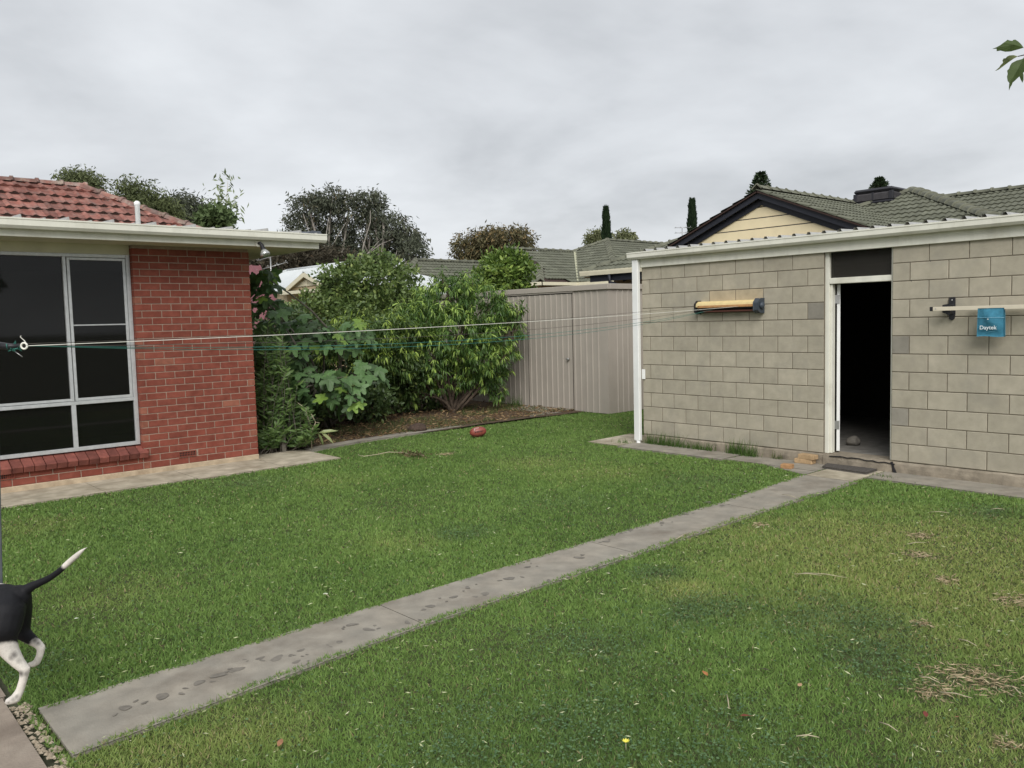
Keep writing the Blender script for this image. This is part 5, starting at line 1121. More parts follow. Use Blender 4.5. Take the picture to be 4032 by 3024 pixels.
# --- fig tree: every leaf its own piece
def fig_leaf(name, m, seed):
    rnd = random.Random(seed); lobes = [(-150, .42), (-122, .62), (-98, .40), (-64, .88), (-36, .52), (-2, 1.0), (36, .52), (64, .88), (98, .40), (122, .62), (150, .42)]
    b = MB(); vs = [(0, 0, 0.01)]; 
    outline = []
    for i, (a, r) in enumerate(lobes):
        r *= rnd.uniform(.9, 1.1); aa = R_(a+rnd.uniform(-5, 5)); big = r > .6
        if big:
            for da, k in ((-17, .76), (-10, .92), (0, 1.0), (10, .92), (17, .76)): outline.append((aa+R_(da), r*k))
        else: outline.append((aa, r))
    for aa, r in outline:
        x, y = r*math.cos(aa)*.62+.30, r*math.sin(aa)*.60
        vs.append((x-.02, y, -.22*r*r*abs(math.cos(aa))**2-.10*abs(math.sin(aa))*r*r+.05*r))
    vs = [(0.30, 0, .03)]+vs[1:]; n = len(outline)
    vs.append((0, 0, 0))
    b.add(vs, [(0, i+1, i+2) for i in range(n-1)]+[(0, n, n+1), (0, n+1, 1)], False)
    return b.mesh(name, m)
figm = [fig_leaf('leaf', MT['fig_leaf'], s_) for s_ in range(5)]; figy = [fig_leaf('leaf', MT['fig_leaf_young'], s_+20) for s_ in range(2)]
figb = onZ(S(712, 905)); FD = 13.6
fig = empty('fig_tree', (7.2, 13.0, 0.02), 'fig tree with big lobed dark green leaves beside the brick house', 'tree')
fb_ = [pxblob(565, 640, 34, 58, 12.3, .45), pxblob(600, 690, 48, 50, 12.8, .5), pxblob(650, 715, 60, 42, 13.2, .6), pxblob(600, 760, 60, 42, 12.8, .5), pxblob(700, 740, 55, 45, 13.4, .6), pxblob(690, 828, 62, 36, 12.7, .5), pxblob(740, 850, 50, 34, 12.9, .45), pxblob(780, 810, 40, 36, 13.3, .4), pxblob(640, 812, 46, 34, 12.9, .4), pxblob(755, 720, 40, 36, 13.6, .5), pxblob(575, 600, 26, 22, 12.2, .3)]
b = MB(); fbase = Vector((7.2, 13.0, 0.0)); nleaf_tot = 0
for bi, bl in enumerate(fb_):
    c = Vector(bl[0]); pts = limb(b, fbase+Vector((RNG.normal()*.12, RNG.normal()*.12, 0)), c, .026, .010, .12, 8, 7)
    nb_ = 27 if bi not in (10,) else 14
    for q in range(nb_):
        d = unit(RNG.normal(size=(1, 3))+np.array([[-.25, -.35, .25]]))[0]; tip_ = Vector(np.array(bl[0])+d*np.array(bl[1])*(.62+.42*RNG.random()))
        st_ = c.lerp(tip_, .45); b.tube([st_, st_.lerp(tip_, .6)+Vector((0, 0, .02)), tip_], [.006, .004, .0025], 5)
        s_ = .17+.12*RNG.random(); yng = RNG.random() < .10
        fx2 = Vector((float(d[0]), float(d[1]), 0))*(.7)+Vector((-.25, -.3, -.35-.5*RNG.random())); fx2.normalize()
        upn = Vector((float(d[0])*.5-.25, float(d[1])*.5-.35, .8))+Vector(RNG.normal(size=3))*.45; upn = (upn-fx2*upn.dot(fx2)).normalized(); sd = upn.cross(fx2)
        qn = Matrix((fx2, sd, upn)).transposed().to_quaternion()
        place('leaf', random.choice(figy if yng else figm), fig, tip_, qn, (s_, s_*random.uniform(.85, 1.1), s_*random.uniform(.6, 1.4))); nleaf_tot += 1
b.build('trunk', MT['bark_grey'], fig)
# --- undergrowth behind and between
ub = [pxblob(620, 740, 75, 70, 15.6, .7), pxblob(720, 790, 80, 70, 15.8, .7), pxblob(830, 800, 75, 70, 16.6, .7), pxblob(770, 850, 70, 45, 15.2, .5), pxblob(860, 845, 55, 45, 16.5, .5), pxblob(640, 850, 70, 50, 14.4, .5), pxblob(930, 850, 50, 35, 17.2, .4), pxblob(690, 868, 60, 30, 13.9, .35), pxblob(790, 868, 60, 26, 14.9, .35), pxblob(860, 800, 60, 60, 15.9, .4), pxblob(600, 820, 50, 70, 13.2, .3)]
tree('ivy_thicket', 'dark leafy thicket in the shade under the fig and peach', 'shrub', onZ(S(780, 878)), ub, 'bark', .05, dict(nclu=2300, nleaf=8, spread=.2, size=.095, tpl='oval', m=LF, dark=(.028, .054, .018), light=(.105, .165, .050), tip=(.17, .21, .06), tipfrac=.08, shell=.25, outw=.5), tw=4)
# feathery weed at the house corner: upright leafy stems
wd = empty('corner_weed', (5.4, 11.4, 0.02), 'tall feathery green weed clump growing against the brick house corner', 'weed')
wb = MB(); WP = []; WO = []; WT = []
stems = []
for i in range(115):
    px_, py_ = (RNG.uniform(556, 690), RNG.uniform(690, 965)); 
    if px_ > 600+ (py_-690)*.35: px_ = RNG.uniform(556, 600+(py_-690)*.33)
    D = 11.9+RNG.random()*1.3 if py_ < 900 else 11.75+RNG.random()*.5
    top = atD(S(px_, py_), D); g0 = Vector((min(6.0, max(5.05, top.x+RNG.normal()*.15)), max(11.15, top.y+RNG.normal()*.12), .0)); top.x = max(top.x, 5.0)
    p = limb(wb, g0, top, .006, .002, .06, 8, 5)
    for t_ in np.linspace(.25, 1, 34):
        k = t_*8; i0 = min(7, int(k)); c = p[i0].lerp(p[i0+1], k-i0); WP.append(list(c)); a = RNG.random()*6.283; WO.append([math.cos(a)*.9, math.sin(a)*.9, .55 if t_ > .9 else .15+.3*RNG.random()]); WT.append(t_)
wb.build('stems', MT['bark_grey'], wd); WT = np.array(WT)
leaf_mesh('leaves', np.array(WP), np.array(WO), .085+.06*RNG.random(len(WP)), lerp3((.060, .115, .034), (.185, .285, .085), np.clip(.5*WT+.6*RNG.random(len(WP))-.1, 0, 1)), 'lance', LF, wd, width=1.15)
for (px_, py_, lab) in ((590, 960, 'low leafy weed at the foot of the brick corner'), (645, 962, 'low leafy weed spilling onto the pale house path')):
    c = onZ(S(px_, py_+8)); lw = empty('low_weed', c, lab, 'weed'); n = 260; a = RNG.random(n)*6.283; el = RNG.random(n); r_ = RNG.random(n)*.14
    pos = np.stack([c.x+r_*np.cos(a), c.y+r_*np.sin(a)*.8, .03+el*.16], 1)
    leaf_mesh('leaves', pos, np.stack([np.cos(a), np.sin(a), .55-.3*el+.2*RNG.random(n)], 1), .13+.06*RNG.random(n), lerp3((.035, .068, .024), (.10, .155, .05), RNG.random(n)), 'lance', LF, lw, width=1.1)
    sb = MB()
    for q in range(7): sb.tube([c, c+Vector((RNG.normal()*.07, RNG.normal()*.07, .17))], [.005, .003], 5)
    sb.build('stems', MT['bark_grey'], lw)

# ================================================================== GRASS
_G = RNG.random((64, 64))
def vnoise(x, y, s):
    x = np.asarray(x)*s+100; y = np.asarray(y)*s+100; xi = np.floor(x).astype(int); yi = np.floor(y).astype(int); fx = x-xi; fy = y-yi
    fx = fx*fx*(3-2*fx); fy = fy*fy*(3-2*fy); g = lambda a, b: _G[a % 64, b % 64]
    return (g(xi, yi)*(1-fx)+g(xi+1, yi)*fx)*(1-fy)+(g(xi, yi+1)*(1-fx)+g(xi+1, yi+1)*fx)*fy
def fbm(x, y, s): return (vnoise(x, y, s)+.5*vnoise(x, y, s*2.1)+.25*vnoise(x, y, s*4.3))/1.75
def in_frame(X, Y, pad=120):
    P = np.stack([X, Y, np.full_like(X, -CAM_H)], 1) @ RM.T; z = np.maximum(P[:, 2], .05); px = FPX*P[:, 0]/z+2016; py = FPX*P[:, 1]/z+1512
    return (P[:, 2] > .1) & (px > -pad) & (px < 4032+pad) & (py > -pad) & (py < 3024+pad*2.5)
def lawn_mask(X, Y, grow=0.0):
    m = (X > .80) & (X < 13.0) & (Y > -3.8)
    m &= ~((X > 4.9) & (X < 11.8) & (Y > 11.2)) & ~((Y > 10.0) & (X < 5.75)) & ~((X > 9.33) & (Y < 7.75)) & ~((X > 11.8) & (Y > 10.54)) & ~((Y > 11.35) & (X < 11.85))
    yl_ = np.interp(X, [p[0] for p in PX], [p[1] for p in PX]); yh_ = np.interp(X, [p[0] for p in PX], [p[2] for p in PX]); ov = .075*fbm(X, Y*0+3.3, 1.6)+.03*vnoise(X, Y*0, 14)-.018; ov2 = .060*fbm(X, Y*0+9.1, 1.9)+.03*vnoise(X, Y*0+5, 14)-.022
    m &= ~((X > .842) & (X < 8.6) & (Y > yl_+ov) & (Y < yh_-ov2))
    for ip, p in enumerate(SLABS):
        if ip < 4: continue
        xs = [q[0] for q in p]; ys = [q[1] for q in p]; bb_ = (X > min(xs)-.02) & (X < max(xs)+.02) & (Y > min(ys)-.02) & (Y < max(ys)+.02)
        if bb_.any():
            ii = np.where(bb_)[0]; m[ii[inside(p, X[ii], Y[ii])]] = False
    return m
def spots(X, Y, lst):
    f = np.zeros_like(X)
    for (cx, cy, r, k) in lst: f = np.maximum(f, k*np.clip(1.25-np.hypot(X-cx, (Y-cy))/r+.5*(fbm(X+cx, Y, 6)-.5), 0, 1))
    return f
def gp(px, py): g = onZ(S(px, py)); return g.x, g.y
BARE = [(*gp(2080, 1465), .20, .95), (*gp(2145, 1478), .12, 1), (*gp(2040, 1255), .07, .9), (*gp(1990, 1350), .05, .9), (*gp(1985, 1200), .10, .9), (*gp(2175, 1612), .05, .9), (*gp(2190, 1300), .12, .7), (*gp(1990, 1160), .10, .6), (*gp(965, 982), .10, 1.0), (*gp(1640, 1135), .06, .7), (*gp(2020, 1500), .10, .7)]
YELL = [(*gp(2000, 1210), 1.7, 1.15), (*gp(1750, 1200), 1.0, .95), (*gp(2120, 1370), .6, .7), (*gp(1480, 1270), .35, .8), (*gp(500, 1590), .4, .8), (*gp(330, 1640), .35, .9), (*gp(2120, 1600), .4, .6), (*gp(720, 1040), .5, .3), (*gp(1300, 1020), .8, .35), (*gp(1150, 1000), .6, .35), (*gp(60, 1140), .5, .5), (*gp(240, 1280), .5, .3), (*gp(860, 1170), .4, .35)]
CLOV = [(*gp(1780, 1350), .55, 1.0), (*gp(1500, 1330), .45, .9), (*gp(1420, 1240), .22, 1.0), (*gp(1880, 1420), .35, .9), (*gp(1300, 1400), .45, .7), (*gp(1250, 1560), .45, .8), (*gp(1000, 1600), .4, .7), (*gp(1560, 1600), .4, .7), (*gp(1000, 1150), .30, .8), (*gp(1200, 1080), .5, .6), (*gp(1500, 1040), .6, .5), (*gp(560, 1040), .5, .6), (*gp(90, 1430), .3, .6), (*gp(2150, 1110), .4, .8)]
def sample_lawn(n, dens_pow):
    X = []; Y = []; got = 0
    while got < n:
        x = .8+RNG.random(600000)*12.2; y = -3.8+RNG.random(600000)*16.2; dist = np.maximum(np.hypot(x, y), 2.4)
        k = RNG.random(600000) < (2.4/dist)**dens_pow; x, y = x[k], y[k]; k = in_frame(x, y); x, y = x[k], y[k]; k = lawn_mask(x, y); x, y = x[k], y[k]; X.append(x); Y.append(y); got += len(x)
    return np.concatenate(X)[:n], np.concatenate(Y)[:n]
NB = 540000
GX, GY = sample_lawn(NB, 1.35)
dist = np.hypot(GX, GY); bare = spots(GX, GY, BARE); yel = np.clip(spots(GX, GY, YELL)*1.1*(.35+1.3*fbm(GX, GY, 2.2)), 0, 1); clo = np.clip(spots(GX, GY, CLOV)*1.5*(fbm(GX, GY, 3.0)-.12), 0, 1)
keep = RNG.random(NB) > bare*.62
GX, GY, dist, yel, clo, bare = [a[keep] for a in (GX, GY, dist, yel, clo, bare)]; n = len(GX)
big = fbm(GX, GY, .8); mid = fbm(GX+50, GY, 3.5); fine = RNG.random(n)
cl_ = fbm(GX+9, GY+4, 11.0); tone = np.clip(.02+.42*big+.30*mid+.45*(cl_-.5)+.18+.75*(fine-.5), 0, 1)
col = lerp3((.084, .168, .040), (.258, .388, .103), tone)
cy_ = lerp3((.28, .36, .095), (.50, .50, .19), RNG.random(n)); f = np.clip(yel*.95, 0, 1)[:, None]*(.35+.65*RNG.random(n))[:, None]; col = col*(1-f)+cy_*f
cc_ = lerp3((.075, .140, .055), (.165, .245, .095), RNG.random(n)); f = np.clip(clo*.9, 0, 1)[:, None]; col = col*(1-f)+cc_*f
dead = RNG.random(n) < (.012+.22*bare+.06*yel); col[dead] = lerp3((.30, .24, .11), (.55, .47, .27), RNG.random(dead.sum()))
hgt = (.018+.022*RNG.random(n)**1.3)*(.75+.5*cl_)*(1-.35*clo)*(1-.35*bare)*(.85+.35*mid)
wid = np.clip(.0022+.00125*dist, .0045, .016)*(.7+.6*RNG.random(n))
lean = RNG.normal(size=(n, 3))*.62; lean[:, 2] = 1.0; flat = RNG.random(n) < .22; lean[flat, 2] = .35
onp = (GX > .85) & (GX < 8.55) & (GY > np.interp(GX, [p[0] for p in PX], [p[1] for p in PX])) & (GY < np.interp(GX, [p[0] for p in PX], [p[2] for p in PX]))
pos = np.stack([GX, GY, np.where(onp, .006, -.010)], 1); lean[onp, 2] = .55
leaf_mesh('grass', pos, lean, hgt, col, 'blade', MT['grass'], None, width=wid/hgt, kind='stuff', origin=(5, 5, 0))
# clover leaves lying flat in patches
CX, CY = sample_lawn(160000, 1.5); clo2 = np.clip(spots(CX, CY, CLOV)*1.5*(fbm(CX, CY, 3.0)-.12), 0, 1); kk = RNG.random(len(CX)) < clo2*.7+.03; CX, CY = CX[kk], CY[kk]; n = len(CX)
d = RNG.normal(size=(n, 3)); d[:, 2] = .15*RNG.random(n); rl_ = np.tile(np.array([0, 0, 1.0]), (n, 1))+RNG.normal(size=(n, 3))*.35
leaf_mesh('clover', np.stack([CX, CY, .012+.014*RNG.random(n)], 1), d, .010+.008*RNG.random(n), lerp3((.075, .150, .065), (.165, .265, .12), RNG.random(n)), 'diamond', MT['grass'], None, roll=rl_, width=1.5, kind='stuff', origin=(5, 5, 0))
# pale clippings, tiny white flecks, dry stalks
n = 2600; X, Y = sample_lawn(n, 1.2); d = RNG.normal(size=(n, 3)); d[:, 2] *= .15
leaf_mesh('grass_clippings', np.stack([X, Y, .022+.01*RNG.random(n)], 1), d, .012+.03*RNG.random(n)**2, lerp3((.30, .36, .14), (.62, .62, .42), RNG.random(n)), 'sliver', MT['litter'], None, width=.9, kind='stuff', origin=(5, 5, 0))
yc2 = np.array([(b_[0], b_[1], b_[2]) for b_ in BARE[:9]]); pts = []; 
for (cx, cy, r, k) in BARE:
    m_ = int(130*r/.1); pts.append(np.stack([cx+RNG.normal(size=m_)*r*.6, cy+RNG.normal(size=m_)*r*.6], 1))
pts = np.concatenate(pts); n = len(pts); ok = lawn_mask(pts[:, 0], pts[:, 1]); pts = pts[ok]; n = len(pts); d = RNG.normal(size=(n, 3)); d[:, 2] *= .15
leaf_mesh('dry_thatch', np.concatenate([pts, (.006+.012*RNG.random(n))[:, None]], 1), d, .02+.04*RNG.random(n), lerp3((.28, .20, .12), (.52, .43, .28), RNG.random(n)), 'sliver', MT['litter'], None, width=.5, kind='stuff', origin=(5, 2, 0))
ST = [(1470, 1240, 1775, 1243), (1735, 1237, 1830, 1248), (2010, 1106, 2050, 1108), (2140, 1100, 2170, 1100), (1960, 1175, 2000, 1172), (2070, 1380, 2110, 1395), (1985, 1460, 2030, 1475), (2030, 1495, 2100, 1508), (1720, 1590, 1770, 1593), (1570, 1500, 1575, 1530), (1900, 1560, 1940, 1580), (700, 1283, 712, 1290), (2180, 1480, 2205, 1500), (1690, 1068, 1720, 1075), (1460, 1165, 1490, 1150)]
stb = MB()
for (a, b_, c, d_) in ST:
    if abs(c-a) > 200: a = c-60
    p, q = onZ(S(a, b_), .03), onZ(S(c, d_), .035); stb.tube([p, p.lerp(q, .5)+Vector((0, 0, .008)), q], [.0025, .003, .0015], 5)
tag(stb.build('dry_stalks', MT['twig_pale'], None), kind='stuff')
# fallen leaves, each its own thing
def fallen(px, py, size, colr, label, m_name):
    if m_name not in MT: mat(m_name, colr, .8, .3, 40)
    g = onZ(S(px, py), .03); bm_ = MB(); n = 9; up_ = Vector((random.uniform(-.4, .4), random.uniform(-.4, .4), 1)).normalized(); a0 = random.uniform(0, 6.28); u = up_.orthogonal().normalized(); w = up_.cross(u)
    prof = [(0, 0), (.2, .16), (.45, .25), (.7, .2), (.9, .08), (1, 0)]; vs = []
    for t, h in prof: vs += [(t, h), (t, -h)]
    V = [g+(u*((t-.5)*math.cos(a0)-h*math.sin(a0))+w*((t-.5)*math.sin(a0)+h*math.cos(a0)))*size+up_*(.22*size*(h*h*8+(t-.5)**2)) for t, h in vs]
    bm_.add(V, [(2*i, 2*i+1, 2*i+3, 2*i+2) for i in range(5)]); o = bm_.build('fallen_leaf', MT[m_name]); return tag(o, label, 'leaf', 'fallen leaves on the lawn')
fallen(1613, 1548, .075, (.20, .055, .03), 'large red brown fallen leaf on the near lawn', 'leaf_red'); fallen(1523, 1455, .05, (.38, .16, .06), 'orange fallen leaf left of the dark curled leaf', 'leaf_orange')
fallen(1651, 1447, .06, (.06, .055, .03), 'dark curled leaf lying in the clover', 'leaf_dark'); fallen(1728, 1480, .045, (.40, .26, .15), 'slim tan leaf on the near lawn', 'leaf_tan')
fallen(1999, 1543, .045, (.16, .04, .03), 'small dark red leaf below the bare patch', 'leaf_maroon'); fallen(2066, 1549, .04, (.30, .15, .08), 'small rusty leaf right of the dark red one', 'leaf_rust')
fallen(605, 1605, .05, (.36, .19, .09), 'rusty leaf beside the near path edge', 'leaf_rust'); fallen(1742, 1185, .05, (.055, .035, .025), 'dark leaf scrap in the yellow grass', 'leaf_dark')
fallen(1555, 1213, .04, (.5, .45, .3), 'pale leaf scrap above the clover patch', 'leaf_pale'); fallen(1637, 1140, .05, (.55, .46, .28), 'straw coloured leaf near the path', 'leaf_pale'); fallen(165, 1438-102, .03, (.6, .66, .5), 'pale green leaf on the grass behind the dog tail', 'leaf_mint'); fallen(703, 1283, .035, (.6, .66, .5), 'pale leaf on the left lawn near the path', 'leaf_mint')
yf = onZ(S(1352, 1612), .02); fl = empty('yellow_flower', (yf.x, yf.y, -.005), 'small yellow flower in the near grass', 'flower')
MB().tube([(yf.x, yf.y, -.005), (yf.x, yf.y, .035)], .0015, 5).build('stem', MT['grass'] if False else MT['twig_pale'], fl); mat('petal', (.80, .72, .10), .6, .1)
pm = MB()
for i in range(9):
    a = i*.698; pm.add([(yf.x, yf.y, .035), (yf.x+.012*math.cos(a-.3), yf.y+.012*math.sin(a-.3), .043), (yf.x+.018*math.cos(a), yf.y+.018*math.sin(a), .048), (yf.x+.012*math.cos(a+.3), yf.y+.012*math.sin(a+.3), .043)], [(0, 1, 2, 3)])
pm.build('petals', MT['petal'], fl)
# weedy grass along the shed wall, garden bed tufts
def tuft(pts, hmin, hmax, name, label, dark=(.045, .095, .022), light=(.13, .22, .05), cat='grass', w=.006):
    n = len(pts); l = RNG.normal(size=(n, 3))*.28; l[:, 2] = 1
    o = leaf_mesh(name, pts, l, hmin+(hmax-hmin)*RNG.random(n)**1.6, lerp3(dark, light, RNG.random(n)), 'blade', MT['grass'], None, width=w/((hmin+hmax)/2)); return tag(o, label, cat)
def line_pts(p, q, n, jx, jy, z=0.0):
    t = RNG.random(n); return np.stack([p[0]+(q[0]-p[0])*t+RNG.normal(size=n)*jx, p[1]+(q[1]-p[1])*t+RNG.normal(size=n)*jy, np.full(n, z)], 1)
tuft(line_pts((9.27, 7.62), (9.27, 6.98), 420, .022, .03, .01), .06, .24, 'weed_grass', 'long weed grass at the shed wall beside the white downpipe')
tuft(line_pts((9.27, 6.95), (9.27, 6.45), 320, .022, .03, .01), .05, .16, 'weed_grass', 'shorter weed grass at the middle of the block wall foot')
tuft(line_pts((9.27, 6.20), (9.26, 5.82), 380, .025, .06, .01), .06, .24, 'weed_grass', 'bushy weed tuft at the path joint under the yellow reel')
tuft(line_pts((9.29, 5.55), (9.29, 5.50), 40, .015, .04, .01), .05, .14, 'weed_grass', 'thin weed sprig between reel and stacked bricks', light=(.2, .22, .08))
tuft(line_pts((9.15, 7.82), (9.2, 8.0), 110, .06, .05, .005), .03, .08, 'weed_grass', 'short grass in the slab joint behind the downpipe')
tuft(line_pts((11.55, 13.05), (11.6, 12.85), 160, .06, .08, .02), .10, .34, 'weed_grass', 'grass clump at the metal shed door foot')
for (px_, py_, m_, h_, lab) in ((870, 915, 130, .14, 'grass sprout in the bed behind the edging middle'), (1010, 885, 160, .22, 'grass sprout below the peach trunk'), (1055, 893, 160, .18, 'grass sprout right of the peach trunk'), (745, 930, 120, .14, 'grass sprout at the left end of the bed'), (930, 905, 110, .12, 'grass sprout beside the earth mound'), (1090, 885, 150, .2, 'grass sprout near the metal shed base')):
    c = onZ(S(px_, py_), .03); tuft(np.stack([c.x+RNG.normal(size=m_)*.13, c.y+RNG.normal(size=m_)*.10, np.full(m_, .02)], 1), .04, h_, 'bed_grass', lab, dark=(.05, .085, .025), light=(.17, .21, .07))
tuft(line_pts((8.9, 2.2), (9.2, 4.1), 60, .05, .1, .01) if False else line_pts((9.02, 4.12), (8.98, 4.0), 50, .03, .05, .01), .02, .05, 'weed_grass', 'tiny weed on the slab right of the doormat')
# straw and leaf litter on the bed
n = 5200; X = 5.9+RNG.random(n)*5.8; Y = 11.3+RNG.random(n)**1.5*2.6; d = RNG.normal(size=(n, 3)); d[:, 2] *= .25
leaf_mesh('bed_litter', np.stack([X, Y, .035+.03*RNG.random(n)], 1), d, .03+.09*RNG.random(n)**2, np.where((RNG.random(n) < .45)[:, None], lerp3((.20, .13, .065), (.46, .33, .18), RNG.random(n)), lerp3((.07, .045, .028), (.16, .095, .05), RNG.random(n))), 'sliver', MT['litter'], None, width=.9, kind='stuff', origin=(8, 12, 0))
n = 9000; X = 5.8+RNG.random(n)*5.9; Y = 11.3+RNG.random(n)**1.3*1.9; d = RNG.normal(size=(n, 3))*.6; d[:, 2] = .7; pch = fbm(X, Y, 1.6) > .47
leaf_mesh('bed_weeds', np.stack([X, Y, np.full(n, .02)], 1)[pch], d[pch], (.03+.06*RNG.random(n))[pch], lerp3((.06, .09, .03), (.17, .2, .075), RNG.random(n))[pch], 'blade', MT['grass'], None, width=.16, kind='stuff', origin=(8, 12, 0))
mo = onZ(S(905, 930), .03); mat('earth_mound', (.075, .052, .04), 1.0, .4, 20, bump=.9, bscale=40)
stone('earth_mound', (mo.x, mo.y+.05, .0), .16, MT['earth_mound'], 'dark mound of dug earth behind the edging strip', 'earth', .5)
stk = empty('wooden_stake', onZ(S(650, 945)), 'weathered grey stake leaning in the corner weeds', 'stake'); s0, s1 = atD(C5(400, 1320), 12.0), atD(C5(345, 1195), 12.0)
MB().prism([s0+Vector((-.03, 0, 0)), s0+Vector((.03, 0, 0)), s0+Vector((.03, .02, 0)), s0+Vector((-.03, .02, 0))], s1-s0).build('board', MT['old_wood'], stk); MB().prism([s0+Vector((-.03, 0, -.3)), s0+Vector((.03, 0, -.3)), s0+Vector((.03, .02, -.3)), s0+Vector((-.03, .02, -.3))], (0, 0, .3)).build('foot', MT['old_wood'], stk)
dt = empty('dry_branch', onZ(S(695, 945)), 'bleached bare branch arching from the corner weeds', 'branch'); bq = [atD(C5(*p), 12.15) for p in ((600, 1320), (612, 1270), (632, 1222), (600, 1160), (560, 1120), (500, 1080))]
MB().tube([Vector((bq[0].x, bq[0].y, .02))]+bq, [.010, .010, .009, .007, .006, .005, .003], 6).build('stem', MT['twig_pale'], dt); MB().tube([bq[1], atD(C5(590, 1225), 12.15), atD(C5(555, 1130), 12.2)], [.006, .004, .003], 5).tube([bq[2], atD(C5(660, 1225), 12.1)], [.005, .002], 5).build('side_twig', MT['twig_pale'], dt)
lv = [atD(C5(*p), 12.1) for p in ((605, 1318), (650, 1300), (665, 1290))]
leaf_mesh('leaf', np.array([list(lv[1]), list(lv[2]), list(lv[1])]), np.array([[.5, -.45, .15], [.5, -.45, -.5], [.3, -.3, -.8]]), np.array([.28, .26, .2]), lerp3((.20, .27, .09), (.36, .40, .18), RNG.random(3)), 'lance', LF, dt, width=.9)
# broken branch on the lawn
tw = empty('broken_branch', onZ(C5(1250, 1450)), 'thin bare stem with withered leaves lying on the far lawn', 'branch'); tp = [onZ(C5(*p), .04) for p in ((945, 1462), (985, 1468), (1080, 1455), (1160, 1438), (1250, 1440), (1330, 1452), (1420, 1462))]
MB().tube(tp, [.004, .005, .005, .006, .005, .004, .002], 6).tube([tp[0], onZ(C5(940, 1452), .05)], .003, 5).build('stem', MT['twig_pale'], tw)
n = 130; t = RNG.random(n); pos = np.array([list(tp[4].lerp(tp[6], float(a))) for a in t])+RNG.normal(size=(n, 3))*np.array([.06, .06, .012]); pos[:, 2] = np.maximum(pos[:, 2], .03)
leaf_mesh('withered_leaves', pos, RNG.normal(size=(n, 3))*np.array([1, 1, .35]), .05+.03*RNG.random(n), lerp3((.06, .065, .03), (.17, .13, .07), RNG.random(n)), 'lance', MT['litter'], tw)
# gravel and leaf chips in the gap between path and patio
n = 420; X = .755+.075*RNG.random(n); Y = 2.2+RNG.random(n)*2.4; gv = MB()
for x, y in zip(X, Y):
    r = .006+.012*RNG.random(); a = RNG.random()*6.28; c = Vector((x, y, -.004+.004*RNG.random())); p = [c+Vector((r*math.cos(a+i*1.57)*(.7+.6*RNG.random()), r*math.sin(a+i*1.57)*(.7+.6*RNG.random()), 0)) for i in range(4)]; gv.add(p+[c+Vector((0, 0, r*.7))], [(0, 1, 4), (1, 2, 4), (2, 3, 4), (3, 0, 4)])
mat('gravel', (.42, .36, .27), .9, .4, 60, col2=(.25, .2, .14)); tag(gv.build('gravel', MT['gravel']), kind='stuff')

# ================================================================== SMALL THINGS
# football
bc = onZ(S(1033, 945)); Lb, rb_ = .135, .082; ball = empty('football', (bc.x, bc.y, .01), 'red leather oval football lying on the lawn', 'ball'); ctr = Vector((bc.x, bc.y, .01+rb_*.97))
axb = (rgt*1.0+Vector((0, 0, .10))+Vector((_f[0], _f[1], 0))*.25).normalized(); upb_ = (Vector((0, 0, 1))-axb*axb.z).normalized(); fwd_b = axb.cross(upb_)
def ballp(t, a, k=1.0):
    r = rb_*math.sqrt(max(0, 1-abs(t)**2.1))*k; return ctr+axb*(t*Lb*k)+(upb_*math.cos(a)+fwd_b*math.sin(a))*r
b = MB(); n1_, n2_ = 28, 32; vs = [ballp(-1+2*i/n1_, 2*math.pi*j/n2_, 1-.02*max(0, 1-abs(((2*math.pi*j/n2_+math.pi/4) % (math.pi/2))-math.pi/4)*14)) for i in range(n1_+1) for j in range(n2_)]
b.add(vs, [(i*n2_+j, i*n2_+(j+1) % n2_, (i+1)*n2_+(j+1) % n2_, (i+1)*n2_+j) for i in range(n1_) for j in range(n2_)], True); b.build('skin', MT['ball_red'], ball)
sgn = 1 if fwd_b.dot(Vector((_f[0], _f[1], 0))) < 0 else -1
A0 = .62*sgn
for da in (0, math.pi/2, math.pi, 3*math.pi/2): MB().tube([ballp(-.97+1.94*i/24, A0+da, 1.0) for i in range(25)], .0022, 5).build('seam', MT['ball_dark'], ball)
lc = MB()
for i in range(6): t = -.42+.09*i; lc.tube([ballp(t, A0-.11, 1.02), ballp(t, A0, 1.035), ballp(t, A0+.11, 1.02)], .0025, 5)
lc.tube([ballp(-.42, A0+.1, 1.03), ballp(-.46, A0+.32*sgn, 1.04), ballp(-.52, A0+.5*sgn, 1.02)], .0025, 5); lc.build('lacing', MT['cord_white'], ball)
me = text_mesh('SHERRIN', .034, MT['ball_dark'], .001)
for v in me.vertices:
    t = v.co.x/Lb; a = A0+sgn*(.80-v.co.y/rb_); v.co = ballp(t, a, 1.012)-ctr
me.update(); place('lettering', me, ball, ctr)
# loose bricks
mby = boxmesh('brick', .11, .225, .055, MT['brick_yellow'], .004)
tag(place('loose_brick', mby, None, (9.245, 5.125, .010+.028), (0, 0, R_(2))), 'yellow brick lying flat against the footing, lower of two', 'brick', 'loose bricks by the shed door')
tag(place('loose_brick', mby, None, (9.245, 5.085, .010+.084), (0, 0, R_(-4)), (1, .92, 1)), 'yellow brick resting on top of another brick by the door', 'brick', 'loose bricks by the shed door')
tag(place('loose_brick', boxmesh('brick', .10, .13, .05, MT['brick_orange'], .005), None, (8.83, 5.12, .006+.025), (0, 0, R_(12))), 'orange half brick alone at the lawn edge', 'brick', 'loose bricks by the shed door')
# doormat
b = MB().prism([(9.055, 4.80, .012), (9.005, 4.26, .012), (9.29, 4.27, .012), (9.285, 4.86, .012)], (0, 0, .022)); tag(b.build('doormat', MT['doormat'], None, bevel=.005), 'dark worn doormat on the slab below the doorstep', 'mat')
